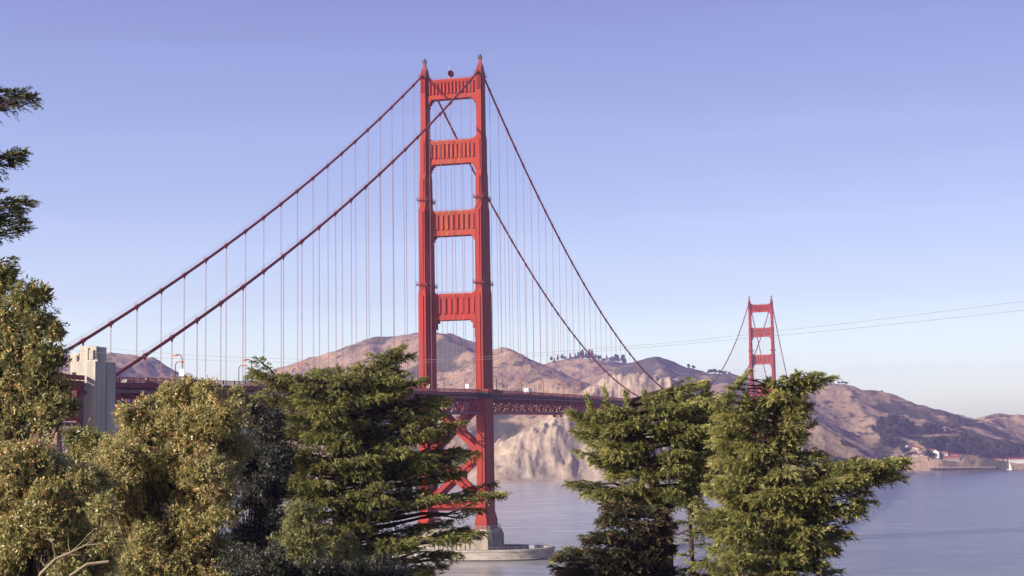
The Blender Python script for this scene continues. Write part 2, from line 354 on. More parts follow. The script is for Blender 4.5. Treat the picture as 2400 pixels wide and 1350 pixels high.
# ------------------------------------------------------------------ water (structure)
wm = bpy.data.materials.new('bay_water'); wm.use_nodes = True
def water_material():
    t = wm.node_tree; b = t.nodes['Principled BSDF']
    geo = t.nodes.new('ShaderNodeNewGeometry')
    def noise(s, d, st):
        mp = t.nodes.new('ShaderNodeMapping'); mp.inputs['Scale'].default_value = st; mp.inputs['Rotation'].default_value = (0, 0, .27); t.links.new(geo.outputs['Position'], mp.inputs[0])
        n = t.nodes.new('ShaderNodeTexNoise'); n.inputs['Scale'].default_value = s; n.inputs['Detail'].default_value = d; n.inputs['Roughness'].default_value = .6
        t.links.new(mp.outputs[0], n.inputs['Vector']); return n.outputs['Fac']
    b.inputs['Roughness'].default_value = .22; b.inputs['IOR'].default_value = 1.33
    x = t.nodes.new('ShaderNodeMix'); x.data_type = 'RGBA'; x.inputs[6].default_value = (.11,.113,.13,1); x.inputs[7].default_value = (.48,.485,.46,1)
    r = t.nodes.new('ShaderNodeMapRange'); r.inputs[1].default_value = .42; r.inputs[2].default_value = .6
    A, B = P(2165, 1125, 2350), P(1960, 1350, 640)
    ray = lambda px_, py_: CAM+(P(px_, py_, 1)-CAM)*(-CAM[2]/(P(px_, py_, 1)-CAM)[2])
    A, B = ray(2165, 1125), ray(1965, 1350); dv_ = (B-A)[:2]/np.linalg.norm((B-A)[:2]); nv = (-dv_[1], dv_[0])
    sg = 1 if np.dot(ray(1300, 1200)[:2]-A[:2], nv) > 0 else -1
    vd_ = t.nodes.new('ShaderNodeVectorMath'); vd_.operation = 'DOT_PRODUCT'; vd_.inputs[1].default_value = (sg*nv[0], sg*nv[1], 0); t.links.new(geo.outputs['Position'], vd_.inputs[0])
    ad_ = t.nodes.new('ShaderNodeMath'); ad_.operation = 'MULTIPLY_ADD'; ad_.inputs[1].default_value = 220.0; ad_.inputs[2].default_value = -float(np.dot(A[:2], nv))*sg-110
    t.links.new(noise(.006, 5, (.35, 1, 1)), ad_.inputs[0])
    a2 = t.nodes.new('ShaderNodeMath'); t.links.new(vd_.outputs['Value'], a2.inputs[0]); t.links.new(ad_.outputs[0], a2.inputs[1])
    r.inputs[1].default_value = -40; r.inputs[2].default_value = 260
    t.links.new(a2.outputs[0], r.inputs[0]); t.links.new(r.outputs[0], x.inputs[0]); rs_ = t.nodes.new('ShaderNodeMapRange'); rs_.inputs[1].default_value = .38; rs_.inputs[2].default_value = .66; rs_.inputs[3].default_value = .70; rs_.inputs[4].default_value = 1.24
    t.links.new(noise(.055, 12, (.36, 1.1, 1)), rs_.inputs[0]); sc_ = t.nodes.new('ShaderNodeVectorMath'); sc_.operation = 'SCALE'
    t.links.new(x.outputs[2], sc_.inputs[0]); t.links.new(rs_.outputs[0], sc_.inputs['Scale']); t.links.new(sc_.outputs[0], b.inputs['Base Color'])
    add = t.nodes.new('ShaderNodeMath'); add.operation = 'ADD'
    m1 = t.nodes.new('ShaderNodeMath'); m1.operation = 'MULTIPLY'; m1.inputs[1].default_value = .5
    t.links.new(noise(.22, 6, (.5, 1, 1)), m1.inputs[0]); 
    m2 = t.nodes.new('ShaderNodeMath'); m2.operation = 'MULTIPLY'; m2.inputs[1].default_value = 1.6
    t.links.new(noise(.022, 3, (.4, 1, 1)), m2.inputs[0])
    t.links.new(m1.outputs[0], add.inputs[0]); t.links.new(m2.outputs[0], add.inputs[1])
    bn = t.nodes.new('ShaderNodeBump'); bn.inputs['Strength'].default_value = 1.0; bn.inputs['Distance'].default_value = .8
    t.links.new(add.outputs[0], bn.inputs['Height']); t.links.new(bn.outputs[0], b.inputs['Normal'])
water_material()
mb = MB(); mb.add([(-4300,-1400,0),(4300,-1400,0),(4300,5600,0),(-4300,5600,0)], [(0,1,2,3)])
tag(mb.build('water', wm), kind='structure')

# ------------------------------------------------------------------ near ground (structure), hidden below the trees
gm = mat('leaf_litter_ground', (.07,.055,.035), .95, (.045,.04,.025), .5, bump=.4, bscale=2)
def near_z(x, y):
    d = (x-CAM[0])*FH[0]+(y-CAM[1])*FH[1]
    l = (x-CAM[0])*RH[0]+(y-CAM[1])*RH[1]
    return 47.0-.17*np.maximum(d, 0)-.0002*np.maximum(d, 0)**2+1.2*(fbm(np.asarray(x)/18., np.asarray(y)/18., 91, 3)-.5)
ll = np.linspace(-420, 420, 120); dd = np.linspace(-120, 330, 90); LL, D2 = np.meshgrid(ll, dd)
NX = CAM[0]+D2*FH[0]+LL*RH[0]; NY = CAM[1]+D2*FH[1]+LL*RH[1]
i2 = np.arange(120*90).reshape(90, 120)
tag(np_mesh('ground', np.stack([NX, NY, near_z(NX, NY)], -1).reshape(-1, 3), np.stack([i2[:-1,:-1], i2[:-1,1:], i2[1:,1:], i2[1:,:-1]], -1).reshape(-1, 4), gm, smooth=True), kind='structure')
def near_zf(x, y): return float(near_z(np.array([[x]], float), np.array([[y]], float))[0, 0])

# ------------------------------------------------------------------ the bridge
H = 13.7
def deck_z(s):
    if s < 0: return 75+s*.0216
    if s <= 1280: return 75+6.0*(1-((s-640)/640)**2)
    return 75-(s-1280)*.0216
def cable_z(s):
    if 0 <= s <= 1280: return 84.0+143.4*abs((s-640)/640)**2.058
    a = (-s if s < 0 else s-1280)/343.
    return 227.4+(67.5-227.4)*a-4*8.56*a*(1-a)
bridge = empty('suspension_bridge', (0,0,0), 'long orange red suspension bridge crossing the strait from the left to the hills', 'bridge')

def ring(z, a, b, cx):
    n, m = min(.38, a*.25), .9
    q = [(a,b-m),(a-n,b-m),(a-n,b),(-a+n,b),(-a+n,b-m),(-a,b-m),(-a,-b+m),(-a+n,-b+m),(-a+n,-b),(a-n,-b),(a-n,-b+m),(a,-b+m)]
    return [(cx+x, y, z) for x, y in q]
LEG = [(13.4,3.1,8.9),(17.2,3.1,8.9),(21,2.25,7.8),(72,2.15,7.7),(121.5,2.12,7.65),(123.5,1.86,7.35),(160.5,1.82,7.1),(162.5,1.78,5.6),(176.5,1.75,5.3),(178.5,1.72,4.55),(194.3,1.72,4.45),(196,1.58,3.55),(222,1.56,3.4),(224.3,1.56,3.4)]
def leg_a(z):
    return float(np.interp(z, [q[0] for q in LEG], [q[1] for q in LEG]))
def leg_b(z): return float(np.interp(z, [q[0] for q in LEG], [q[2] for q in LEG]))
def make_tower():
    br = MB()      # bracing below the deck is the tower's own mesh
    inner = H-2.0
    for z0, z1 in ((25.6, 48), (48, 71.5)):
        zm = (z0+z1)/2
        for dy in (-5.2, 5.2):
            br.beam((-inner,dy,z0+.6),(inner,dy,z1-.6),2.1,2.7,(0,1,0)); br.beam((-inner,dy+.02,z1-.6),(inner,dy+.02,z0+.6),2.1,2.7,(0,1,0))
            br.box(-3.0,3.0,dy-1.15,dy+1.15,zm-2.1,zm+2.1)
            for sx in (-1, 1):                       # gussets
                for zz, sg in ((z0, 1), (z1, -1)):
                    br.add([(sx*inner,dy-1.1,zz),(sx*(inner-5),dy-1.1,zz),(sx*inner,dy-1.1,zz+sg*4.4),(sx*inner,dy+1.1,zz),(sx*(inner-5),dy+1.1,zz),(sx*inner,dy+1.1,zz+sg*4.4)],
                           [(0,1,2),(3,5,4),(1,4,5,2),(0,3,4,1),(0,2,5,3)])
    for z in (24.3, 48):
        for dy in (-5.2, 5.2): br.box(-inner, inner, dy-1.2, dy+1.2, z-1.3, z+1.3)
    br.box(-inner, inner, -4, 4, 21.5, 22.6)
    tw = br.build('tower', M['orange'], bridge)
    for sx in (-1, 1):
        lg = MB(); lg.loft([ring(z, a, b, sx*H) for z, a, b in LEG])
        for face in (-1, 1):                          # fluting near the top
            for k in range(4):
                x = sx*H-1.0+k*.62; y = face*3.4
                lg.box(x, x+.30, min(y, y+face*.35), max(y, y+face*.35), 217.2, 224.0)
        for z0, z1, bb, aa in ((123.6,160.4,7.2,1.84),(22,121,7.7,2.15),(163,176,5.45,1.76),(179,194,4.5,1.72)):   # raised outer cell
            for face in (-1, 1): lg.box(sx*H-.62, sx*H+.62, min(face*bb, face*(bb+.3)), max(face*bb, face*(bb+.3)), z0, z1-.4)
            for fx in (-1, 1):
                x = sx*H+fx*aa; 
                for yy in (-bb*.5, 0, bb*.5): lg.box(min(x, x+fx*.05), max(x, x+fx*.05), yy-.75, yy+.75, z0, z1-.4)
        lg.build('leg', M['orange'], tw)
        for zz in (126.0, 166.0):                     # inspection walkway round the leg
            a, b = leg_a(zz)+.9, leg_b(zz)+.9; wk = MB()
            wk.box(sx*H-a, sx*H+a, -b, b, zz-.25, zz)
            for k in range(6): 
                for face in (-1, 1): wk.box(sx*H-a+.3+k*(2*a-.9)/5, sx*H-a+.6+k*(2*a-.9)/5, min(face*(b-.9), face*(b-.1)), max(face*(b-.9), face*(b-.1)), zz-1.0, zz-.25)
            pts = [(sx*H-a,-b),(sx*H+a,-b),(sx*H+a,b),(sx*H-a,b)]
            for i in range(4):
                p, q = pts[i], pts[(i+1) % 4]
                for hz in (.55, 1.1): wk.beam((*p, zz+hz), (*q, zz+hz), .07, .07)
                nn = max(2, int(math.dist(p, q)/1.4))
                for j in range(nn): wk.beam((p[0]+(q[0]-p[0])*j/nn, p[1]+(q[1]-p[1])*j/nn, zz), (p[0]+(q[0]-p[0])*j/nn, p[1]+(q[1]-p[1])*j/nn, zz+1.1), .08, .08)
            wk.build('walkway', M['cable'], tw)
        sh = MB()                                     # saddle housing: tent over the cable
        pr = [(-4.2,224.32),(4.2,224.32),(4.0,225.2),(.9,229.3),(-.9,229.3),(-4.0,225.2)]
        sh.add([(sx*H-1.25,y,z) for y, z in pr]+[(sx*H+1.25,y,z) for y, z in pr], [(0,1,2,3,4,5),(11,10,9,8,7,6)]+[(i,i+6,(i+1)%6+6,(i+1)%6) for i in range(6)])
        sh.box(sx*H-1.9, sx*H+1.9, -4.4, 4.4, 224.0, 224.3)
        sh.loft([[(sx*H-.8,-.8,229.31),(sx*H+.8,-.8,229.31),(sx*H+.8,.8,229.31),(sx*H-.8,.8,229.31)],[(sx*H-.55,-.55,232.4),(sx*H+.55,-.55,232.4),(sx*H+.55,.55,232.4),(sx*H-.55,.55,232.4)]])
        for px_, py_ in ((-1.85,-4.3),(1.85,-4.3),(1.85,4.3),(-1.85,4.3)):
            sh.beam((sx*H+px_,py_,224.3),(sx*H+px_,py_,226.0),.1,.1)
        for hz in (225.2, 226.0):
            sh.beam((sx*H-1.85,-4.3,hz),(sx*H+1.85,-4.3,hz),.08,.08); sh.beam((sx*H+1.85,-4.3,hz),(sx*H+1.85,4.3,hz),.08,.08); sh.beam((sx*H-1.85,-4.3,hz),(sx*H-1.85,4.3,hz),.08,.08)
        hs = sh.build('saddle_housing', M['cable'], tw)
        bc = MB(); bc.box(sx*H-1.0, sx*H+1.0, -1.0, 1.0, 232.41, 232.6)
        for px_, py_ in ((-.95,-.95),(.95,-.95),(.95,.95),(-.95,.95)): bc.beam((sx*H+px_,py_,232.6),(sx*H+px_,py_,233.6),.1,.1)
        for a, b in (((-.95,-.95),(.95,-.95)),((.95,-.95),(.95,.95)),((-.95,.95),(.95,.95)),((-.95,-.95),(-.95,.95))): bc.beam((sx*H+a[0],a[1],233.55),(sx*H+b[0],b[1],233.55),.1,.1)
        bc.tube([(sx*H,0,232.6),(sx*H,0,233.5),(sx*H,0,234.3),(sx*H,0,234.5)], [.4,.45,.42,.15], 10)
        bc.build('beacon', M['dark'], tw)
    specs = [(213.9,223.2,1.75,13,'orange'),(182.8,193.8,1.9,11,'orange_worn'),(148.8,160.2,2.4,9,'orange_worn'),(109.2,121.4,2.3,8,'orange')]
    knees = [[(2.2,.9),(1.4,2.2),(.6,3.8)],[(2.4,.8),(1.7,1.9),(1.0,3.4),(.45,5.0)],[(2.6,.9),(1.8,2.3),(1.1,4.4),(.5,7.2)],[(3.4,1.2),(2.4,4.0),(1.5,8.2),(.7,14.5)]]
    for (z0, z1, d, n, mm), kn in zip(specs, knees):
        st = MB(); xi = H-leg_a((z0+z1)/2)+.05; hh = z1-z0
        st.box(-xi, xi, -d, d, z0, z1)
        for face in (-1, 1):
            y0 = face*d
            def bx(x0, x1, za, zb, pr): st.box(x0, x1, min(y0, y0+face*pr), max(y0, y0+face*pr), za, zb)
            bx(-xi, xi, z1-.10*hh, z1+.06, .55); bx(-xi, xi, z1-.16*hh, z1-.10*hh, .32)
            bx(-xi, xi, z0-.05, z0+.16*hh, .5); bx(-xi, xi, z0+.16*hh, z0+.21*hh, .28)
            pitch = (2*xi-1.4)/n
            for k in range(n):
                x = -xi+.7+pitch*(k+.5); ww = pitch*.27; za, zb = z0+.21*hh, z1-.16*hh
                yy = y0+face*.62
                st.add([(x-ww,y0,za),(x+ww,y0,za),(x+ww*.55,yy,za+.5),(x-ww*.55,yy,za+.5),(x-ww,y0,zb),(x+ww,y0,zb),(x+ww*.55,yy,zb),(x-ww*.55,yy,zb)],
                       [(0,1,2,3),(0,3,7,4),(1,5,6,2),(3,2,6,7),(4,7,6,5)])
            bx(-xi, -xi+.55, z0+.21*hh, z1-.16*hh, .45); bx(xi-.55, xi, z0+.21*hh, z1-.16*hh, .45)
        for sx in (-1, 1):
            prev = 0
            for q, (ww, dh) in enumerate(kn):
                xa, xb = sx*(xi+.3), sx*(xi-ww); dq = d+.5-.13*q
                st.box(min(xa, xb), max(xa, xb), -dq, dq, z0-dh, z0-prev+(0.0 if q else -.05)); prev = dh
            for ww, dh, dd_ in ((2.6,.55,.2),(1.5,1.15,.05)):
                xa, xb = sx*(xi+.3), sx*(xi-ww); st.box(min(xa, xb), max(xa, xb), -d-dd_, d+dd_, z1+.061, z1+dh)
        for y in (-d+.1, d-.1):                        # handrail along the strut top
            st.beam((-xi+2.7,y,z1+1.0),(xi-2.7,y,z1+1.0),.07,.07)
            for k in range(15): st.beam((-xi+2.7+k*(2*xi-5.4)/14,y,z1),(-xi+2.7+k*(2*xi-5.4)/14,y,z1+1.0),.07,.07)
        st.build('portal_strut', M[mm], tw)
    return tw
tower = make_tower()
tower2 = copy_tree(tower, bridge); tower2.location = (0, 1280, 0)

# main cables, clamps, hand ropes
side_s = [-15.24*(k+1)-1.4 for k in range(22)]
main_s = [15.24*k for k in range(1, 84)]
far_s = [1280+15.24*(k+1)+1.4 for k in range(22)]
for sx in (-1, 1):
    cb = MB(); x = sx*H
    ss = sorted(set([-352, -343, -330]+side_s+[0]+[15.24*k*.5 for k in range(1, 168)]+[1280]+far_s+[1623]))
    ss += []
    pts = [(x, s, cable_z(s) if s > -343 else cable_z(-343)+(s+343)*.30) for s in ss]
    cb.tube(pts, .47, 10)
    for s in side_s+main_s+far_s:
        p0 = np.array((x, s-.7, cable_z(s-.7))); p1 = np.array((x, s+.7, cable_z(s+.7)))
        cb.tube([p0, p1], .64, 10); 
        cb.box(x-.14, x+.14, s-.34, s+.34, cable_z(s)-1.25, cable_z(s)-.3)
    c = cb.build('main_cable', M['cable'], bridge, smooth=False)
    hr = MB()
    for dx in (-.55, .55):
        hr.tube([(x+dx, s, cable_z(s)+1.35) for s in ss if -343 <= s <= 1623], .03, 4)
    for s in side_s+main_s+far_s:
        for dx in (-.55, .55): hr.beam((x+dx*.6, s, cable_z(s)+.4), (x+dx, s, cable_z(s)+1.35), .06, .06)
    hr.build('hand_rope', M['rope'], c)
rest = MB()
cand = [(s, sx) for s in side_s+main_s+far_s for sx in (-1, 1)]
cand.sort(key=lambda q: -(cable_z(q[0])-deck_z(q[0]))/np.linalg.norm(np.array((q[1]*H, q[0], 100))-CAM))
for i, (s, sx) in enumerate(cand):
    z1, z0 = cable_z(s)-1.1, deck_z(s)-1.5
    if z1-z0 < 1: continue
    b = MB() if i < 100 else rest
    for dy in (-.24, .24): b.tube([(sx*H, s+dy, z0), (sx*H, s+dy, z1)], .055, 5, cap=False)
    if i < 100: b.build('suspender', M['rope'], bridge)
tag(rest.build('suspender', M['rope'], bridge), kind='stuff')

# deck, railings, trusses
ST = [-343+7.62*k for k in range(46)]+[7.62*k for k in range(169)]+[1280+7.62*k for k in range(46)]
ST = sorted(set(round(s, 2) for s in ST))
dk = MB(); fas = MB()
prof = [(-13.9,-.15),(-13.9,.30),(-10.4,.30),(-10.39,0),(10.39,0),(10.4,.30),(13.9,.30),(13.9,-.15),(13.2,-1.0),(-13.2,-1.0)]
dk.loft([[(x, s, deck_z(s)+z) for x, z in prof][::-1] for s in ST])
for tws in (0, 1280):
    for sx in (-1, 1):
        dk.box(min(sx*13.95, sx*18.6), max(sx*13.95, sx*18.6), tws-11, tws+11, deck_z(0)-.5, deck_z(0)+.31)
        dk.box(min(sx*13.95, sx*17.2), max(sx*13.95, sx*17.2), tws-9.6, tws+9.6, deck_z(0)-2.2, deck_z(0)-.5)
deck = dk.build('deck', M['asphalt'], bridge)
for sx in (-1, 1):
    rl = MB(); x = sx*13.98
    for a, b in zip(ST[:-1], ST[1:]):
        za, zb = deck_z(a), deck_z(b)
        if (abs(a) < 12 and abs(b) < 12) or (abs(a-1280) < 12 and abs(b-1280) < 12): xx = sx*18.7
        else: xx = x
        rl.beam((xx,a,za+1.55),(xx,b,zb+1.55),.16,.14); rl.beam((xx,a,za+.48),(xx,b,zb+.48),.12,.12)
        rl.beam((xx,a,za-.45),(xx,b,zb-.45),.14,1.35)                        # fascia stringer
        rl.beam((xx,a,za+.3),(xx,a,za+1.75),.22,.22)
        npk = 12 if a < 330 else 5
        wpk = .30 if a < 330 else .75
        for k in range(npk):
            t = (k+.5)/npk; y = a+(b-a)*t; z = za+(zb-za)*t
            rl.box(xx-.03, xx+.03, y-wpk/2, y+wpk/2, z+.5, z+1.5)
    for tws in (0, 1280):
        z = deck_z(0)
        for e in (-11, 11):
            rl.beam((sx*13.9, tws+e, z+1.5), (sx*18.75, tws+e, z+1.5), .14, .14); rl.beam((sx*13.9, tws+e, z+.9), (sx*18.75, tws+e, z+.9), .06, 1.0)
    rl.build('railing', M['truss'], deck)
for sx in (-1, 1):
    tr = MB(); x = sx*13.3
    for i, (a, b) in enumerate(zip(ST[:-1], ST[1:])):
        zt0, zt1 = deck_z(a)-2.0, deck_z(b)-2.0; zb0, zb1 = deck_z(a)-8.9, deck_z(b)-8.9
        if a < 700:
            tr.beam((x,a,zb0),(x,a,zt0),.42,.42,(0,1,0))
            if i % 2 == 0: tr.beam((x,a,zb0),(x,b,zt1),.46,.46,(1,0,0))
            else: tr.beam((x,a,zt0),(x,b,zb1),.46,.46,(1,0,0))
        else:
            tr.beam((x,a,zb0),(x,a,zt0),.5,.5,(0,1,0))
            if i % 2 == 0: tr.beam((x,a,zb0),(x,b,zt1),.5,.5,(1,0,0))
            else: tr.beam((x,a,zt0),(x,b,zb1),.5,.5,(1,0,0))
    t1 = tr.build('truss', M['truss'], bridge)
    for dz, wd, ht in ((-2.0,.75,.85),(-8.9,.8,.95)):
        ch = MB(); prof = [(-wd/2,-ht/2),(wd/2,-ht/2),(wd/2,ht/2),(-wd/2,ht/2)]
        ch.loft([[(x+px_, q, deck_z(q)+dz+pz_) for px_, pz_ in prof][::-1] for q in ST])
        ch.build('chord', M['chord'], t1)
fb = MB()
for i, s in enumerate(ST):
    z = deck_z(s)
    fb.box(-13.25, 13.25, s-.22, s+.22, z-3.4, z-1.02)
    for k in range(-3, 4): 
        if i+1 < len(ST): fb.beam((k*4.0, s, z-1.5), (k*4.0, ST[i+1], deck_z(ST[i+1])-1.5), .4, .8)
    fb.beam((-13.2,s,z-8.9),(13.2,s,z-8.9),.45,.5)
    if i % 2 == 0 and i+1 < len(ST):
        for q in (-1, 1):
            fb.beam((q*13.2,s,z-8.9),(0,ST[i+1],deck_z(ST[i+1])-8.85),.4,.4)
        fb.beam((-13.2,s,z-8.8),(0,s,z-3.4),.4,.4,(0,1,0)); fb.beam((13.2,s,z-8.8),(0,s,z-3.4),.4,.4,(0,1,0))
fb.build('floor_beams', M['truss'], bridge)

# pier and fender of the near tower
pier = empty('tower_pier', (0,0,0), 'pale concrete pier rising from the water under the near orange tower', 'pier')
pb = MB()
def rrect(z, a, b, c=1.6): return [(a-c,-b,z),(a,-b+c,z),(a,b-c,z),(a-c,b,z),(-a+c,b,z),(-a,b-c,z),(-a,-b+c,z),(-a+c,-b,z)]
pb.loft([rrect(-12,19.6,12.2),rrect(3,19.4,11.9),rrect(9,19.1,11.4),rrect(12.2,18.7,10.7),rrect(13.4,18.2,9.9)])
for k in range(9): pb.box(-8.6+k*2.1, -7.7+k*2.1, -12.1, -11.6+.9, 3, 11.5)
for k in range(4): pb.box(18.2, 19.75-.1*0, -7.2+k*4.4, -5.4+k*4.4, 2.5, 11.2)
pb.build('pedestal', M['pier_concrete'], pier)
pr = MB()
for a, b in (((-17.8,-9.6),(17.8,-9.6)),((17.8,-9.6),(17.8,9.6)),((17.8,9.6),(-17.8,9.6)),((-17.8,9.6),(-17.8,-9.6))):
    for hz in (.5, 1.0, 1.5): pr.beam((a[0],a[1],13.4+hz),(b[0],b[1],13.4+hz),.09,.09)
    n = int(math.dist(a, b)/2)
    for k in range(n): pr.beam((a[0]+(b[0]-a[0])*k/n, a[1]+(b[1]-a[1])*k/n, 13.4), (a[0]+(b[0]-a[0])*k/n, a[1]+(b[1]-a[1])*k/n, 15), .1, .1)
for hz in (17.0, 18.5, 20.0): pr.beam((-10.5,-6.2,hz),(10.5,-6.2,hz),.14,.14)
pr.build('railing', M['grey'], pier)
fn = MB(); n = 96
def oval(a, b, z): 
    out = []
    for k in range(n):
        t = 2*math.pi*k/n; c, s_ = math.cos(t), math.sin(t); e = .8
        out.append((a*math.copysign(abs(c)**e, c), b*math.copysign(abs(s_)**e, s_), z))
    return out
fn.loft([oval(45.2,23.6,-12),oval(45.0,23.4,0),oval(45,23.4,.7),oval(44.7,23.1,.9),oval(44.7,23.1,3.9),oval(45,23.4,4.0),oval(45,23.4,4.75),oval(44.7,23.1,4.9),oval(41.6,20.2,4.9),oval(41.6,20.2,-12)], cap=False)
fo = tag(fn.build('fender_wall', M['fender']), 'low oval concrete fender wall in the water round the near tower pier', 'fender')
tb_ = MB(); tb_.loft([oval(45.12,23.52,-2), oval(45.12,23.52,.62), oval(45.06,23.46,.68), oval(44.9,23.3,.68)], cap=False)
tb_.build('tide_band', mat('wet_tide_band', (.075,.065,.05), .6, (.13,.115,.09), .6), fo)
fr = MB()
for k in range(n):
    a = oval(42.2,20.8,4.9)[k]; b = oval(42.2,20.8,4.9)[(k+1) % n]
    fr.beam((a[0],a[1],5.9),(b[0],b[1],5.9),.08,.08)
    if k % 2 == 0: fr.beam((a[0],a[1],4.9),(a[0],a[1],5.9),.09,.09)
fr.box(36,38.5,-9,-6,4.91,6.4); fr.build('railing', M['grey'], fo)
npier = MB(); npier.loft([[(x, y+1280, z) for x, y, z in r] for r in (rrect(-12,21,13),rrect(9,20,12),rrect(13.4,18.5,10.2))])
tag(npier.build('tower_pier', M['pier_concrete']), 'concrete pier at the foot of the far orange tower', 'pier')

# concrete pylons where the cables come down
def make_pylon():
    r = MB()
    # local frame: +y north, +x east; the east pylon of the pair
    r.box(-2.6, 2.6, -5.0, 5.0, -60, 4.6)
    r.box(-2.25, 2.8, -4.4, -.3, -60, 5.0); r.box(-2.25, 2.8, .45, 4.4, -60, 4.62)
    r.box(-2.9, 2.2, -3.6, 3.6, -60, 2.5)
    sh = r
    top = MB(); top.box(-2.3, 2.3, -4.1, .9, 5.01, 8.3); top.box(-3.1, -1.0, -3.4, .4, 4.61, 6.6); top.box(-1.6, .2, -4.55, -4.1, 5.01, 8.0); top.box(.6, 1.7, -4.6, -4.12, 5.01, 7.4)
    top.box(-4.9, -2.61, -4.0, 2.0, 2.0, 6.8); top.box(-4.6, -2.9, -4.5, -4.01, 2.0, 6.2); top.box(-5.3,-4.9,-3.2,1.4,1.5,6.3)
    ch = MB(); ch.add([(2.81,-.9,-7.2),(2.81,.45,-9.2),(2.81,.45,-6.0),(2.81,-.9,-4.3),(2.55,-.9,-7.2),(2.55,.45,-9.2),(2.55,.45,-6.0),(2.55,-.9,-4.3)], [(0,1,2,3),(4,7,6,5),(0,4,5,1),(2,6,7,3)])
    return sh, top, ch
for (px_, sy, lab) in ((225, -1, 'stepped pale concrete pylon where the near cable comes down to the deck'), (1900, 1, 'slim pale concrete pylon beyond the far tower behind the cypress')):
    if sy < 0:
        # south-east corner stands at t = 16.4 on the line of sight of the photograph's corner
        t_e = 16.4; s0 = min(np.arange(-365, -335, .1), key=lambda s: abs(pix((t_e+.2, s, 70))[0]-px_)); loc = (t_e-2.6, s0+5.0, 68.0)
        PYL = loc
    else: loc = (13.8, 1628, 68.0)
    root = empty('concrete_pylon', loc, lab, 'pylon')
    a, b, c_ = make_pylon()
    a.build('shaft', M['concrete'], root); b.build('stepped_top', M['concrete'], root)
    if sy < 0:
        mir, mt, _ = make_pylon(); rt = empty('concrete_pylon', (-loc[0], loc[1], loc[2]), 'concrete pylon of the far cable hidden behind the leafy tree', 'pylon')
        rt.scale = (-1, 1, 1); mir.build('shaft', M['concrete'], rt); mt.build('stepped_top', M['concrete'], rt)

# steel approach viaduct south of the pylon
vd = empty('approach_viaduct', (0, PYL[1]-5, 40), 'dull red steel approach viaduct left of the concrete pylon', 'viaduct')
vbs = {-13: MB(), 13: MB()}; va, vc = MB(), MB(); zo = -40; y9 = 0
L = 130
vr_len = L
dv = MB(); dv.box(-13.6, 13.6, -L, -.3, 67.4-.9-40, 67.4-40)
dv.build('deck', M['asphalt'], vd)
for k in range(int(L/9.5)+1):
    y = -.8-9.5*k
    for x in (-13, -4.5, 4.5, 13): va.beam((x,y,-35),(x,y,26.4),.9,.9,(0,1,0))
    for z in (17.0, 6.5, -5):
        va.beam((-13,y,z),(13,y,z),.7,.8)
        if y-9.5 > -L:
            for x in (-13, 13): va.beam((x,y,z),(x,y-9.5,z),.8,1.0)
    if y-9.5 > -L:
        for x in (-13, 13):
            vb = vbs[x]
            vb.beam((x,y,26),(x,y-9.5,26),.9,1.5)
            for z0, z1 in ((17, 25.5), (6.5, 17), (-5, 6.5)):
                vb.beam((x,y,z0),(x,y-9.5,z1),.4,.5,(1,0,0)); vb.beam((x+.02,y,z1),(x+.02,y-9.5,z0),.4,.5,(1,0,0))
va.build('frame', M['chord'], vd); [q.build('bracing', M['orange'], vd) for q in vbs.values()]
for x in (-13.7, 13.7):
    for k in range(int(L/2.4)):
        y = -.4-2.4*k; vc.box(x-.05, x+.05, y-1.9, y, 27.9, 28.9)
        vc.beam((x,y-2.2,27.4),(x,y-2.2,29.1),.25,.25)
    vc.beam((x,-.4,29.0),(x,-L,29.0),.16,.16); vc.beam((x,-.4,27.0),(x,-L,27.0),.2,1.4)
vc.build('railing', M['truss'], vd)

# dish on top of the near tower, between the cable saddles
dish = empty('round_dish', (-.6, -.9, 223.26), 'round red dish on a short post on top of the near tower', 'dish')
ds_ = MB(); c0 = np.array((0,0,2.6)); ax = np.array((.72,-.66,.12)); ax /= np.linalg.norm(ax); ex = np.cross(ax, (0,0,1)); ex /= np.linalg.norm(ex); ey = np.cross(ex, ax)
rings = []
for rr, dep in ((.05,-.75),(.6,-.66),(1.1,-.42),(1.5,-.1),(1.72,.18),(1.72,.30),(1.58,.22),(1.1,-.2),(.6,-.45),(.05,-.55)):
    rings.append([tuple(c0+ax*dep+rr*(math.cos(2*math.pi*k/24)*ex+math.sin(2*math.pi*k/24)*ey)) for k in range(24)])
ds_.loft(rings); ds_.build('bowl', M['orange'], dish, smooth=True)
dp = MB(); dp.tube([(0,0,.0),(0,0,1.4),tuple(c0-ax*.9),tuple(c0-ax*.5)], [.22,.2,.2,.3], 8); dp.build('post', M['cable'], dish)
dm = MB(); dm.tube([(-.9,0,0),(-.9,0,6.8)], [.07,.04], 6); tag(dm.build('antenna_mast', M['white'], dish), 'thin white mast')

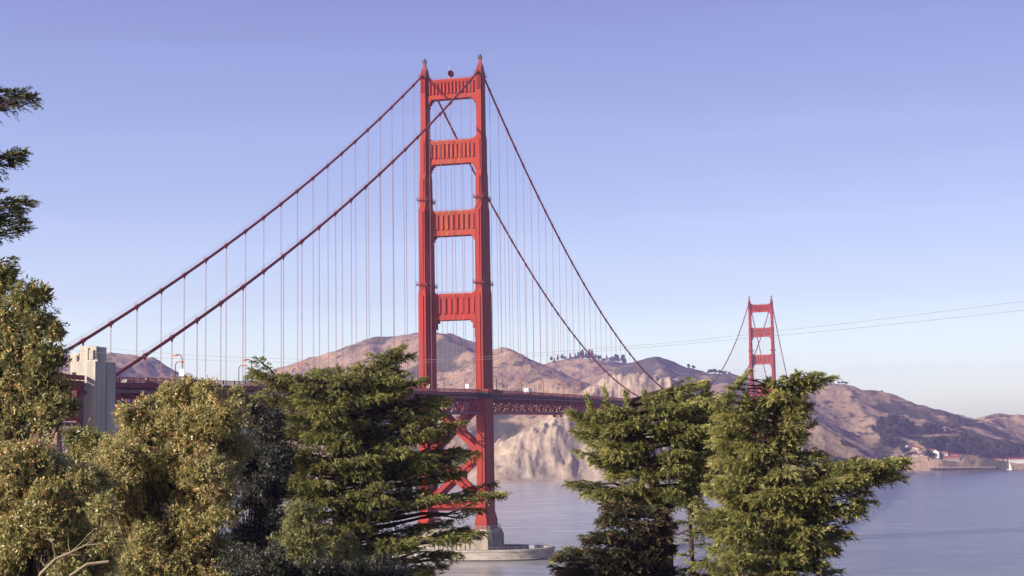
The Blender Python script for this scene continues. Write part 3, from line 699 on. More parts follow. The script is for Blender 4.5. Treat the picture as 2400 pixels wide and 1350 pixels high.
# ------------------------------------------------------------------ street lamps on the deck
def make_lamp(side, first):
    z = 0
    root = empty('street_lamp', (0,0,0), first, 'street lamp', 'street lamps along the bridge deck')
    p = MB(); 
    pts = [(0,0,0),(0,0,6.9)]+[(-1.15+1.15*math.cos(a), 0, 6.9+1.3*math.sin(a)) for a in np.linspace(.25, 1.75, 7)]
    pts = [(x*side, y, z) for x, y, z in pts]
    p.tube(pts, [.17]+[.13]*8, 8); p.box(-.28,.28,-.28,.28,0,1.1)
    p.build('pole', M['dark'], root, smooth=False)
    h = MB(); e = pts[-1]; d = -side
    h.loft([[(e[0]-d*.1,-.12,e[2]-.05),(e[0]-d*.1,.12,e[2]-.05),(e[0]-d*.1,.12,e[2]+.2),(e[0]-d*.1,-.12,e[2]+.2)],
            [(e[0]+d*.35,-.3,e[2]-.32),(e[0]+d*.35,.3,e[2]-.32),(e[0]+d*.35,.3,e[2]+.24),(e[0]+d*.35,-.3,e[2]+.24)],
            [(e[0]+d*1.45,-.27,e[2]-.42),(e[0]+d*1.45,.27,e[2]-.42),(e[0]+d*1.45,.24,e[2]+.06),(e[0]+d*1.45,-.24,e[2]+.06)]])
    h.build('lamp_head', M['lampshade'], root)
    return root
def s_at(px_, t):
    g = np.arange(-340, 1200, .5); xs = np.array([pix((t, s, deck_z(s)+6))[0] for s in g]); return float(g[np.argmin(abs(xs-px_))])
eL = [426, 589, 724.5, 937]; wL = [411, 560, 686, 887]
ltE = make_lamp(1, 'tall dark street lamp with orange head nearest the concrete pylon, curving left'); ltW = make_lamp(-1, 'dark street lamp nearest the concrete pylon, curving right')
firstE = [s_at(x, 12.9) for x in eL]; firstW = [s_at(x, -12.9) for x in wL]
nE = ['street lamp curving left between the round green bush and the middle cypress', 'street lamp curving left over the left shoulder of the middle cypress', 'street lamp curving left between the cypress top and the near tower']
nW = ['street lamp curving right left of the middle cypress', 'street lamp curving right before the foot of the brown hill', 'street lamp curving right peeping out behind the cypress top']
for arr, src, t, names in ((firstE, ltE, 12.9, nE), (firstW, ltW, -12.9, nW)):
    for k, s in enumerate(arr):
        o = src if k == 0 else copy_tree(src)
        o.location = (t, s, deck_z(s)+.3)
        if k: o['label'] = names[k-1]
    s0, step = arr[-1], 45.72; s = 23.0; j = 0
    while s < 900:
        o = copy_tree(src); o.location = (t, s, deck_z(s)+.3)
        o['label'] = 'small orange headed street lamp on the %s side of the deck beyond the near tower' % ('near' if t > 0 else 'far')
        s += step
    
# ------------------------------------------------------------------ vehicles and people on the deck
def wheel(mb, x, y, r, wd): mb.tube([(x-wd/2,y,r),(x+wd/2,y,r)], r, 14)
def make_truck(loc):
    r = empty('box_truck', loc, 'white box truck on the bridge deck just past the near tower', 'truck')
    b = MB(); b.box(-1.25,1.25,-4.6,2.2,1.1,3.9); b.build('cargo_box', M['white'], r)
    c = MB(); c.loft([[(-1.15,2.3,.6),(1.15,2.3,.6),(1.15,4.4,.6),(-1.15,4.4,.6)],[(-1.15,2.3,1.8),(1.15,2.3,1.8),(1.15,4.35,1.8),(-1.15,4.35,1.8)],[(-1.05,2.3,3.0),(1.05,2.3,3.0),(1.05,3.7,3.0),(-1.05,3.7,3.0)]]); c.build('cab', M['white'], r)
    f = MB(); f.box(-.9,.9,-4.5,2.3,.6,1.05); f.build('chassis', M['dark'], r)
    g = MB(); g.box(-1.19,1.19,2.7,3.5,1.95,2.6); g.build('window', M['glass'], r)
    for x in (-1.0, 1.0):
        for y in (-3.2, 3.3):
            m_ = MB(); wheel(m_, x, y, .48, .32); m_.build('wheel', M['tyre'], r)
    return r
s = s_at(1238, 7.5); make_truck((7.5, s, deck_z(s)+.002))
carcols = [(.75,.75,.75),(.05,.06,.08),(.4,.42,.45),(.35,.04,.04),(.7,.68,.6),(.08,.12,.25)]
def make_car(loc, col, label, rz=0):
    r = empty('parked_car' if False else 'car', loc, label, 'car', 'cars on the bridge deck', rz)
    cm = mat('car_paint', col, .25); b = MB()
    xs = lambda hw, y, z: [(-hw,y,z),(hw,y,z)]
    ring_ = lambda y, hw, z0, z1: [(-hw,y,z0),(hw,y,z0),(hw,y,z1),(-hw,y,z1)]
    b.loft([ring_(-2.2,.78,.35,.85),ring_(-2.1,.85,.3,.95),ring_(1.2,.88,.28,.98),ring_(2.0,.84,.3,.8),ring_(2.2,.76,.38,.7)])
    b.loft([[(-.8,-1.9,.94),(.8,-1.9,.94),(.8,1.2,.94),(-.8,1.2,.94)],[(-.62,-1.4,1.48),(.62,-1.4,1.48),(.62,.35,1.48),(-.62,.35,1.48)]])
    b.build('body', cm, r)
    g = MB(); g.loft([[(-.80,-1.65,1.02),(.80,-1.65,1.02),(.80,.95,1.02),(-.80,.95,1.02)],[(-.68,-1.5,1.38),(.68,-1.5,1.38),(.68,.5,1.38),(-.68,.5,1.38)]]); g.build('window', M['glass'], r)
    for x in (-.76, .76):
        for y in (-1.35, 1.35):
            m_ = MB(); wheel(m_, x, y, .32, .2); m_.build('wheel', M['tyre'], r)
for i, (px_, ln) in enumerate(((300,6),(352,2.5),(505,6),(1290,7),(1340,3),(1405,6))):
    s = s_at(px_, ln); make_car((ln, s, deck_z(s)+.002), carcols[i], 'small car driving on the deck %s' % ['right beside the concrete pylon','a little right of the concrete pylon','above the round green bush','behind the railing right of the box truck','at the middle of the visible right deck','near the top of the right cypress'][i])

def person_mesh(walk):
    """one continuous skinned body, mid-stride"""
    J = {'pel':(0,0,.95),'spi':(0,.01,1.15),'che':(0,.02,1.36),'nec':(0,.03,1.50),'hd1':(0,.05,1.60),'hd2':(0,.06,1.70),
         'hL':(-.10,0,.90),'kL':(-.11,.12*walk,.50),'aL':(-.11,.02*walk,.09),'tL':(-.11,.18+.02*walk,.04),
         'hR':(.10,0,.90),'kR':(.11,-.02*walk,.48),'aR':(.11,-.26*walk,.12),'tR':(.11,-.14*walk,.04),
         'sL':(-.19,.02,1.40),'eL':(-.25,-.06*walk,1.13),'wL':(-.25,.08,.90),'pL':(-.25,.12,.82),
         'sR':(.19,.02,1.40),'eR':(.25,.06*walk,1.13),'wR':(.25,.18,.92),'pR':(.25,.22,.85)}
    Rr = dict(pel=.15,spi=.14,che=.16,nec=.06,hd1=.095,hd2=.10,hL=.10,kL=.065,aL=.045,tL=.04,hR=.10,kR=.065,aR=.045,tR=.04,sL=.075,eL=.05,wL=.035,pL=.035,sR=.075,eR=.05,wR=.035,pR=.035)
    E_ = ['pel spi','spi che','che nec','nec hd1','hd1 hd2','pel hL','hL kL','kL aL','aL tL','pel hR','hR kR','kR aR','aR tR','che sL','sL eL','eL wL','wL pL','che sR','sR eR','eR wR','wR pR']
    keys = list(J); me = bpy.data.meshes.new('body'); me.from_pydata([J[k] for k in keys], [tuple(keys.index(q) for q in e.split()) for e in E_], [])
    o = bpy.data.objects.new('tmp_body', me); C.objects.link(o)
    md = o.modifiers.new('s', 'SKIN'); 
    for i, k in enumerate(keys):
        v = me.skin_vertices[0].data[i]; v.radius = (Rr[k], Rr[k]); v.use_root = (k == 'pel')
    o.modifiers.new('d', 'SUBSURF').levels = 1
    dg = bpy.context.evaluated_depsgraph_get(); m2 = bpy.data.meshes.new_from_object(o.evaluated_get(dg)); bpy.data.objects.remove(o)
    return m2
skin_m = mat('skin', (.45,.28,.2), .6); trous = mat('dark_trousers', (.05,.055,.08), .8); hairm = mat('dark_hair', (.04,.03,.02), .7)
def make_person(loc, shirt, label, rz):
    me = person_mesh(1.0); me.materials.clear()
    sm = mat('jacket', shirt, .8)
    for k in (skin_m, sm, trous): me.materials.append(k)
    for p in me.polygons:
        z = p.center.z; p.material_index = 0 if z > 1.47 or (abs(p.center.x) > .2 and z < .92 and z > .75) else (1 if z > .93 else 2); p.use_smooth = True
    o = bpy.data.objects.new('person', me); C.objects.link(o); o.location = loc; o.rotation_euler = (0,0,rz)
    tag(o, label, 'person', 'people walking on the bridge')
    h = MB(); h.loft([[(.108*math.cos(a)*c, .03+.115*math.sin(a)*c, 1.655+z) for a in np.linspace(0, 2*math.pi, 12, endpoint=False)] for c, z in ((1,-.02),(1.02,.05),(.8,.115),(.3,.15))])
    h.build('hair', hairm, o)
for i, (px_, colr, lab) in enumerate(((276,(.8,.8,.8),'person in a white top right beside the concrete pylon'),(312,(.5,.1,.08),'person in a red top on the walkway behind the railing'),(327,(.08,.1,.3),'person in a blue jacket by the cable foot'),
        (346,(.75,.72,.68),'person in a cream top on the walkway left of the street lamp'),(364,(.12,.12,.12),'person in a black jacket just left of the street lamp'),(377,(.6,.35,.35),'person in a pink top next to the street lamp foot'))):
    s = s_at(px_, 12.4); make_person((12.4-.4*(i % 2), s, deck_z(s)+.3), colr, lab, (0, math.pi)[i % 2])

# white notice boards
for px_, t, zz, lab in ((427, 12.9, 3.2, 'small white board on the first street lamp post'), (1026, -9.5, 3.6, 'white notice board at the foot of the left tower leg'), (1115, 9.0, 3.2, 'white notice board at the foot of the right tower leg')):
    s = s_at(px_, t) if px_ < 900 else -12.0
    r = empty('notice_board', (t, s-.3, deck_z(s)+.3 if px_ < 900 else deck_z(s)), lab, 'sign', 'white boards on the bridge')
    b = MB(); b.box(-.75,.75,-.05,.05,zz-1.0,zz+1.0); b.build('panel', M['white'], r)
    b = MB(); b.box(-.06,.06,.06,.16,0,zz+.6); b.build('post', M['grey'], r)
s = s_at(1306, 13.3)
mp_ = empty('maintenance_platform', (13.3, s, deck_z(s)-9.4), 'small bright red maintenance platform hanging under the deck', 'platform')
b = MB(); b.box(-2,2,-3,3,-1.9,-1.6); b.box(-2,-1.9,-3,3,-1.6,-.2); b.box(1.9,2,-3,3,-1.6,-.2); b.build('basket', mat('red_paint', (.55,.03,.03), .5), mp_)
b = MB()
for x in (-1.9, 1.9):
    for y in (-2.9, 2.9): b.beam((x,y,-1.6),(x*.8,y,0),.12,.12)
b.build('hanger', M['dark'], mp_)

# ------------------------------------------------------------------ wires across the view
wires = [[(-300,770),(0,793),(190,810),(380,829),(560,838),(747,843),(900,846),(1022,843.5),(1132,836),(1300,825),(1600,801),(2000,756),(2400,706),(2700,665)],
         [(-300,790),(0,808),(190,823),(380,840),(560,847),(747,851),(900,852.5),(1022,849),(1132,842),(1300,831.5),(1600,807),(2000,770),(2400,727),(2700,692)]]
for i, wl in enumerate(wires):
    g = np.linspace(-300, 2700, 70); yy = np.interp(g, [q[0] for q in wl], [q[1] for q in wl])
    for _ in range(3): yy[1:-1] = (yy[:-2]+2*yy[1:-1]+yy[2:])/4
    b = MB(); b.tube([P(a, c, 250-(a/2400)*90) for a, c in zip(g, yy)], .017, 5)
    tag(b.build('overhead_wire', M['wire']), ['upper of the two thin overhead wires sagging across the whole view', 'lower of the two thin overhead wires sagging across the whole view'][i], 'wire', 'overhead wires')

# ------------------------------------------------------------------ far trees
def tuft_tree(seed, kind):
    """far tree: trunk plus a crown of many small faces; unit height 1, radius ~.45"""
    rs = np.random.RandomState(seed); n = 260
    if kind == 'round':
        k = rs.randint(4, 8); cen = np.stack([rs.uniform(-.28,.28,k), rs.uniform(-.28,.28,k), rs.uniform(.45,.82,k)], -1); rad = rs.uniform(.16,.26,k)
        i = rs.randint(0, k, n); d = rs.normal(size=(n,3)); d /= np.linalg.norm(d, axis=1)[:,None]; c = cen[i]+d*rad[i][:,None]*rs.uniform(.75,1.1,(n,1))
    else:
        z = rs.uniform(.15, 1, n)**.9; r = .30*(1.03-z)*rs.uniform(.5,1.15,n); a = rs.uniform(0, 6.28, n); c = np.stack([r*np.cos(a), r*np.sin(a), z], -1)
    q = rs.normal(size=(n,2,3)); q /= np.linalg.norm(q, axis=2)[:,:,None]; sz = rs.uniform(.05,.11,(n,1))
    e1, e2 = q[:,0]*sz, q[:,1]*sz
    V = np.stack([c-e1, c-e2, c+e1, c+e2], 1).reshape(-1,3); F = np.arange(4*n).reshape(-1,4)
    # trunk
    b = MB(); b.tube([(0,0,-.05),(.01,0,.35),(0,.01,.7)], [.035,.025,.01], 5)
    tv = np.array(b.v); off = len(V); tf = np.array([f for f in b.f if len(f) == 4])+off
    return np.vstack([V, tv]), np.vstack([F, tf])
far_m = mat('far_tree_foliage', (.035,.042,.024), .9, (.06,.062,.034), .25)
protos = {}
for kind in ('round', 'conic'):
    for v in range(4):
        V, F = tuft_tree(100+v+(10 if kind == 'conic' else 0), kind); o = np_mesh('far_tree', V, F, far_m); protos[(kind, v)] = o.data; bpy.data.objects.remove(o)
rng = random.Random(5)
def hit(px_, py_, d0=2300, d1=5200):
    """where the line of sight meets the land"""
    g = np.arange(d0, d1, 4.0); W = np.array([P(px_, py_, d) for d in g]); h, _ = terrain(W[:,0], W[:,1])
    k = np.nonzero(h >= W[:,2])[0]; k = k[0] if len(k) else int(np.argmax(h-W[:,2]))
    return W[k][0], W[k][1], float(h[k]), g[k]
def far_tree(px_, D, h_px, kind, label, group, wd=1.0):
    if D < 2000: x_, y_, z, D = hit(px_, D)            # D given as a height in the photograph
    else: x_, y_, _ = P(px_, 1000, D); z = ground_z(x_, y_)
    p = (x_, y_, z); me = protos[(kind, rng.randrange(4))]
    o = bpy.data.objects.new('pine_tree' if kind == 'conic' else 'tree', me); C.objects.link(o); o.location = (p[0], p[1], z-.4)
    h = h_px*D/FPX; o.scale = (h*wd, h*wd, h); o.rotation_euler = (0, 0, rng.uniform(0, 6.28))
    tag(o, label, 'tree', group)
for px_ in [1296,1303,1310,1318,1327,1341,1347,1353,1358,1363,1367,1372,1376,1381,1386,1391,1398,1405,1412,1419,1427,1434,1440,1446,1452,1462,1466]:
    tall = 13+(9 if 1355 < px_ < 1392 or 1444 < px_ < 1468 else 0)*rng.random()
    far_tree(px_+rng.uniform(-2,2), 4290+rng.uniform(-25,15), tall, 'conic' if rng.random() < .55 else 'round', 'small dark tree in the row along the far ridge crest', 'trees on the far ridge', 1.0)
for px_ in [1618,1628,1664,1670,1676,1682,1690,1697,1703,1712,1760,1768,1775,1784,1792,1800]:
    far_tree(px_, 3960, 11, 'round', 'tiny round tree on the ridge line left of the far tower', 'trees on the ridge behind the far tower', 1.2)
for px_ in [1970,1976,1983,1988,2070,2252,2258,2264,2270,2276,2282,2305]:
    far_tree(px_, 3245 if px_ < 2100 else 3370, 7, 'round', 'tiny bush on the ridge line of the right hand hill', 'bushes on the right hill', 1.4)
clump = [(2085,1010,26),(2093,1004,30),(2100,1000,26),(2107,1003,28),(2114,1010,30),(2122,1012,30),(2130,1014,30),(2137,1016,28),(2096,1022,24),(2106,1024,22),(2068,1012,30),(2076,1018,28),(2060,1022,26),(2052,1018,22),(2080,1028,26),(2090,1030,24),(2070,1034,20),
         (2168,1020,26),(2176,1020,28),(2185,1020,30),(2193,1018,32),(2200,1018,26),(2210,1018,14),(2220,1016,14),(2232,1012,14),(2242,1006,14),(2252,1000,14),(2262,996,12),(2270,994,9),
         (2070,1048,30),(2080,1052,28),(2092,1050,30),(2104,1052,26),(2112,1056,22),(2120,1078,20),(2175,1090,24),(2186,1090,22),(2110,1086,14),
         (2168,1056,30),(2176,1058,32),(2186,1058,34),(2195,1056,34),(2204,1058,34),(2213,1056,32),(2222,1058,30),(2180,1070,18),(2232,1066,32),(2240,1062,38),(2250,1066,34),(2259,1066,30),(2268,1068,34),(2258,1052,26),(2270,1062,44),(2280,1068,42),(2289,1068,44),(2298,1072,34),(2283,1060,44),(2293,1086,30),
         (2305,1076,20),(2312,1082,22),(2322,1084,24),(2332,1082,22),(2342,1078,30),(2350,1084,26),(2360,1086,30),(2346,1066,26),(2360,1068,22),(2372,1078,34),(2384,1080,34),(2396,1082,34),(2408,1084,34),(2365,1056,22),(2390,1060,26),(2355,1034,18),(2348,1026,10),(2360,1040,16),(2410,1066,30),
         (1918,958,10),(1900,985,14),(1895,978,12),(1912,975,12),(1930,982,9),(1955,984,8),(1976,1045,14),(1986,1050,12),(2060,1066,14)]
for px_, D, hp in clump:
    far_tree(px_+rng.uniform(-2,2), D, hp*rng.uniform(.85,1.12), 'round', 'dark round tree in the woods round the white houses across the bay', 'trees by the shore houses', 1.1)

# ------------------------------------------------------------------ shore houses, pier, sailboat
wallm = mat('white_wall', (.78,.74,.62), .7); roofm = mat('red_roof', (.36,.10,.075), .8, (.28,.08,.06), .3); beige = mat('beige_wall', (.42,.36,.26), .8); winm = M['glass']
def house(px_, D, wpx, hpx, dep, roof_h, wall, label, group=None, rz=None, name='house', nw=3):
    x_, y_, z, D = hit(px_, D); p = (x_, y_); k = D/FPX; ww, hh = wpx*k, hpx*k
    r = empty(name, (p[0], p[1], z-.2), label, 'house' if name == 'house' else 'building', group, (-YAW if rz is None else rz))
    b = MB(); b.box(-ww/2, ww/2, 0, dep, -4, hh); 
    b.add([(-ww/2,0,hh),(-ww/2,dep,hh),(-ww/2,dep/2,hh+roof_h*.98),(ww/2,0,hh),(ww/2,dep,hh),(ww/2,dep/2,hh+roof_h*.98)], [(0,2,1),(3,4,5)])
    b.build('wall', wall, r)
    rf = MB(); o = .5
    for sg in (0, 1):
        y0 = -o if sg == 0 else dep+o
        rf.add([(-ww/2-o,y0,hh-.25),(ww/2+o,y0,hh-.25),(ww/2+o,dep/2,hh+roof_h),(-ww/2-o,dep/2,hh+roof_h),(-ww/2-o,y0,hh+.1),(ww/2+o,y0,hh+.1),(ww/2+o,dep/2,hh+roof_h+.35),(-ww/2-o,dep/2,hh+roof_h+.35)],
               [(0,1,2,3),(7,6,5,4),(0,4,5,1),(1,5,6,2),(3,2,6,7),(0,3,7,4)])
    rf.build('roof', roofm, r)
    for i in range(nw):
        x = -ww/2+ww*(i+.5)/nw; q = MB(); q.box(x-.6, x+.6, -.08, .05, hh*.35, hh*.72); q.build('window', winm, r)
    return r
house(2203, 1074, 18, 9, 12, 4.0, wallm, 'large white gabled house with red roof wings above the pier', rz=-YAW+1.1, nw=3)
house(2191, 1075, 11, 6, 8, 2.5, wallm, 'low white wing left of the large white gabled house')
house(2216, 1075, 12, 7, 8, 3.0, wallm, 'white red roofed wing right of the large white gabled house')
house(2231, 1091, 38, 8, 14, 6.5, beige, 'long beige boathouse with red roof behind the pier', name='boathouse', nw=6)
house(2366, 1089, 76, 5, 12, 6.5, wallm, 'long low white building with bright red roof on the right shore', name='long_building', nw=14)
for px_, py_, wp, lab in ((2125,1046,6,'tiny white house highest in the cluster left of the tree clump'),(2132,1048,6,'tiny white house second in the upper row'),(2143,1051,8,'small white house in the upper row beside the dark trees'),(2153,1052,6,'tiny white house right end of the upper row'),
        (2157,1059,7,'small white house half way down to the pier'),(2150,1068,7,'small white house low in the left cluster'),(2143,1073,6,'tiny white house lowest in the left cluster'),(2160,1071,6,'tiny white house beside the rocks of the left cluster'),
        (2185,1057,8,'small white house alone between the dark trees'),(2239,1071,8,'small white house right of the gabled house'),(2250,1074,6,'tiny white cottage right of the gabled house'),(2321,1062,12,'white terrace house on the slope above the long red roof'),(2310,1060,8,'small pale house left on the slope above the long red roof'),(2345,1052,7,'tiny pale house right on the slope above the long red roof'),(2355,1054,7,'tiny pale house far right on the slope')):
    house(px_, py_+3, wp*1.15, 5.0, 7, 2.0, wallm, lab, 'small white houses across the bay', nw=2)
# wooden pier
pr_ = empty('wooden_pier', P(2260, 1100, 2740)*np.array((1,1,0)), 'long low wooden pier on piles running along the far right shore', 'pier', rz=-YAW)
b = MB(); b.box(-62, 54, -4, 4, 4.0, 4.7); b.build('deck', mat('pier_planks', (.50,.42,.33), .9), pr_)
b = MB()
for k in range(48):
    for y in (-3.5, 3.5): b.beam((-60+k*2.4, y, -3), (-60+k*2.4, y, 4), .4, .4)
b.build('piles', mat('pier_piles', (.14,.10,.08), .9), pr_)
b = MB(); b.box(26, 54, -4.3, 4.3, -3, 3.98); b.build('pier_head', mat('pier_head_wood', (.06,.045,.045), .9), pr_)
sw = MB(); sw.box(-160, 160, -1.5, 1.5, -3, 4.2); q = P(2330, 1095, 2775)
o = sw.build('sea_wall', mat('sea_wall_stone', (.40,.34,.28), .9, (.25,.21,.18), .3), loc=(q[0], q[1], 0)); o.rotation_euler = (0,0,-YAW); tag(o, 'low stone sea wall along the far right shore', 'wall')
q = P(2367, 1106, 2700)
sb = empty('sailboat', (q[0], q[1], 0), 'small white sailboat with a bare mast off the right shore', 'sailboat', rz=.9)
b = MB()
b.loft([[(x*wd, y, z) for x, z in ((-1,.9),(-.8,-.4),(.8,-.4),(1,.9))] for y, wd in ((-5,1.1),(-2,1.6),(1.5,1.5),(4,.8),(5.6,.08))]); b.build('hull', M['white'], sb)
b = MB(); b.loft([[(-.9,-2.5,.9),(.9,-2.5,.9),(.7,1.5,.9),(-.7,1.5,.9)],[(-.75,-2.3,1.6),(.75,-2.3,1.6),(.5,1.2,1.5),(-.5,1.2,1.5)]]); b.build('cabin', M['white'], sb)
b = MB(); b.tube([(0,.8,.9),(0,.8,14)], [.16,.1], 6); b.beam((0,.8,2.3),(0,-4,2.3),.2,.3); b.build('mast', M['white'], sb)
b = MB(); b.add([(.05,.7,13),(.05,.7,2.6),(.05,-3.6,2.6),(-.05,.7,13),(-.05,.7,2.6),(-.05,-3.6,2.6)], [(0,1,2),(3,5,4),(0,3,4,1),(1,4,5,2),(2,5,3,0)]); b.build('sail', M['white'], sb)

# ------------------------------------------------------------------ near vegetation
def inside(poly, x, y):
    n = len(poly); c = np.zeros(np.shape(x), bool); j = n-1
    for i in range(n):
        xi, yi = poly[i]; xj, yj = poly[j]
        c ^= ((yi > y) != (yj > y)) & (x < (xj-xi)*(y-yi)/(yj-yi+1e-9)+xi); j = i
    return c
def norm(a): return a/(np.linalg.norm(a, axis=-1, keepdims=True)+1e-9)

def diamonds(c, d, n, L, W, bend=.25):
    """leaf quads: base c, direction d, normal n, length L, width W"""
    s = norm(np.cross(d, n)); L = L[:,None]; W = W[:,None]
    return np.stack([c, c+d*L*.45+s*W*.5+n*L*bend*.15, c+d*L, c+d*L*.45-s*W*.5+n*L*bend*.15], 1)

NK = 17
def sprays(rs, base, direc, size, k=NK):
    """feathery conifer sprays: one axis, k thin tufts leaving it at both sides; returns quads (N*k,4,3)"""
    N = len(base); d = norm(direc); up = np.tile(np.array((0,0,1.0)), (N,1))
    s = norm(np.cross(d, up)); u = np.cross(s, d)
    roll = rs.normal(0, .5, (N,1)); s, u = s*np.cos(roll)+u*np.sin(roll), -s*np.sin(roll)+u*np.cos(roll)
    t = np.linspace(.0, 1, k)[None,:]+rs.uniform(-.05,.05,(N,k)); sd = np.where(np.arange(k) % 2 == 0, 1., -1.)[None,:]
    sag = -.15*t*t
    p = base[:,None]+d[:,None]*(t*size[:,None])[:,:,None]+u[:,None]*(sag*size[:,None])[:,:,None]
    ang = rs.uniform(.3, .9, (N,k))*(1-.55*t)
    lift = rs.normal(.2, .3, (N,k))
    dd = norm(d[:,None]*np.cos(ang)[:,:,None]+s[:,None]*(sd*np.sin(ang))[:,:,None]+u[:,None]*lift[:,:,None])
    nn = norm(u[:,None]+rs.normal(0,.45,(N,k,3)))
    L = size[:,None]*(.52-.26*t)*rs.uniform(.7,1.25,(N,k)); W = L*rs.uniform(.24,.36,(N,k))
    return diamonds(p.reshape(-1,3), dd.reshape(-1,3), nn.reshape(-1,3), L.ravel(), W.ravel())

def limb(b, a, c, r0, r1, sag, rs, n=6):
    a = np.array(a); c = np.array(c); pts = []
    for i in range(n+1):
        t = i/n; p = a*(1-t)+c*t; p[2] += -sag*4*t*(1-t)*np.linalg.norm(c-a); p += rs.normal(0, .015*np.linalg.norm(c-a), 3)*(0 < i < n); pts.append(p)
    b.tube(pts, [r0+(r1-r0)*i/n for i in range(n+1)], 5)

def row_span(polys, y):
    xs = []
    for poly in polys:
        for i in range(len(poly)):
            (x0, y0), (x1, y1) = poly[i-1], poly[i]
            if (y0 > y) != (y1 > y): xs.append(x0+(x1-x0)*(y-y0)/(y1-y0))
    return (min(xs), max(xs)) if xs else None

def cypress(label, D, trunk, polys, extra, seed, holes=(), dens=1.0, m='cyp', tmu=.44, step=21, spray=.32, depth=.75, dry=0, nb=7, tr=.55, wk=1.0):
    """trunk with tiers of level branches; every branch carries a plate of sprays on its outer part"""
    rs = np.random.RandomState(seed); k = D/FPX
    base = P(trunk[0][0], trunk[0][1], D); gz = near_zf(base[0], base[1])
    off = np.array((base[0], base[1], gz)); root = empty('cypress_tree', off, label, 'tree')
    tb = MB(); tp = [np.array((base[0], base[1], gz-.5))]+[P(x, y, D+dd_) for x, y, dd_ in trunk[1:]]
    tb.tube([q-off for q in tp], list(np.linspace(tr, .05, len(tp))), 9)
    tz = np.array([q[2] for q in tp]); tx = np.array(tp)
    def on_trunk(z): return np.array([np.interp(z, tz, tx[:,i]) for i in range(3)])
    br = []                                  # (start, tip, half width, density factor)
    ys = [q[1] for p in polys for q in p]
    y = min(ys)+6 if ys else 1e9; phi = rs.uniform(0, 6.28)
    while y < (max(ys) if ys else 0):
        sp_ = row_span(polys, y)
        if sp_:
            xt = pix(on_trunk(P(0, y, D)[2]))[0]
            xt = min(max(xt, sp_[0]+12), sp_[1]-12); er, el = sp_[1]-xt, xt-sp_[0]; dp = depth*.5*(er+el)
            nn_ = nb if er+el > 150 else max(3, nb-2)
            for j in range(nn_):
                phi += 2*math.pi/nn_+rs.normal(0, .35)
                c_, s_ = math.cos(phi), math.sin(phi); e = er if c_ > 0 else el
                ext = ((abs(c_)/e)**4+(abs(s_)/dp)**4)**-.25*rs.choice([1.0, .97, .9, .8, .62], p=[.26,.24,.2,.18,.12])
                yt = y+rs.normal(0, 11)
                ext = max(ext-9, ext*.7); c = P(xt, yt, D)+k*ext*(c_*RH+s_*FH); sl = rs.uniform(.05,.22)
                a = on_trunk(c[2]-sl*ext*k); a = a if np.linalg.norm(a[:2]-P(xt, yt, D)[:2]) < ext*k else on_trunk(c[2])
                br.append((a, c, wk*min(.85, .26+.17*ext*k)*rs.uniform(.75,1.25), 1.0))
        y += step*rs.uniform(.8, 1.25)
    for a, c, W, _ in list(br):               # forks
        L = np.linalg.norm(c-a)
        if L < 1.3: continue
        for sg in (-1, 1):
            if rs.rand() < .25: continue
            t = rs.uniform(.4, .75); ang = sg*rs.uniform(.5, 1.05); d = (c-a)/L
            d2 = np.array((d[0]*math.cos(ang)-d[1]*math.sin(ang), d[0]*math.sin(ang)+d[1]*math.cos(ang), d[2]+rs.uniform(-.12,.30)))
            br.append((a+(c-a)*t, a+(c-a)*t+d2*L*rs.uniform(.25,.45), W*.62, .8))
    for (x, y, hw, hh, dz) in [e for e in extra if len(e) == 5]:
        c = P(x, y, D+dz); a = on_trunk(c[2]-.4); out = c-a; out[2] = 0; out = out/(np.linalg.norm(out)+1e-6)
        a = on_trunk(c[2]-.15*np.linalg.norm((c-a)[:2])); br.append((a, c+out*hw*k, hw*k*.62, 1.15))
    quads = []; tint = []
    for a, tip, W, df in br:
        ax_ = tip-a; Lh = np.linalg.norm(ax_[:2]); out = np.array((ax_[0], ax_[1], 0))/(Lh+1e-6); lat = np.array((-out[1], out[0], 0))
        limb(tb, a-off, tip-off, .035+.016*Lh, .012, rs.uniform(-.03,.06), rs)
        t_in = rs.uniform(.18,.40) if Lh > 1.2 else .05
        if df > 1.1: t_in = max(.1, 1-2.3*W/.62/max(Lh, .1))
        n = int(dens*df*max(12, 74*(1-t_in)*Lh*1.5*W))
        t = t_in+(1-t_in)*rs.uniform(0, 1, n)**.85; u = (t-t_in)/(1-t_in)
        wv = W*np.clip(np.sqrt(np.clip(1-((u-.45)/.62)**2, 0, 1)), .12, 1)
        v = rs.uniform(-1, 1, n); sgn = rs.uniform(-1, 1, n)
        lump = vnoise(t*Lh*1.6+a[2]*3.1, v*W*1.8+a[0], seed)-.45
        z = (1-v*v)*.14*W+lump*.75*W+sgn*(.07+.16*W)-.22*W*v*v
        c = a+(tip-a)*t[:,None]+lat*(v*wv)[:,None]+np.array((0,0,1.0))*(z*(1-.7*u))[:,None]
        direc = out*(.85+.3*u)[:,None]+lat*(v*.95)[:,None]+np.array((0,0,1.0))*rs.normal(.14,.22,n)[:,None]+rs.normal(0,.20,(n,3))
        hang = rs.rand(n) < .32; direc[hang, 2] -= rs.uniform(.3,1.1,hang.sum()); c[hang, 2] -= rs.uniform(.05,.38,hang.sum())*(1-.6*u[hang])
        keep = np.ones(n, bool)
        if holes:
            hx, hy, _ = (np.array(q) for q in ((c-CAM)@R_, (c-CAM)@U_, (c-CAM)@F_)); hd = (c-CAM)@F_; qx = 1200+FPX*hx/hd; qy = 675-FPX*hy/hd
            for h0, h1, ha, hb in holes: keep &= ~(((qx-h0)/ha)**2+((qy-h1)/hb)**2 < 1) | (rs.rand(n) < .10)
        c, direc = c[keep], direc[keep]; n = len(c)
        if n == 0: continue
        quads.append(sprays(rs, c, direc, spray*rs.uniform(.65,1.3,n)))
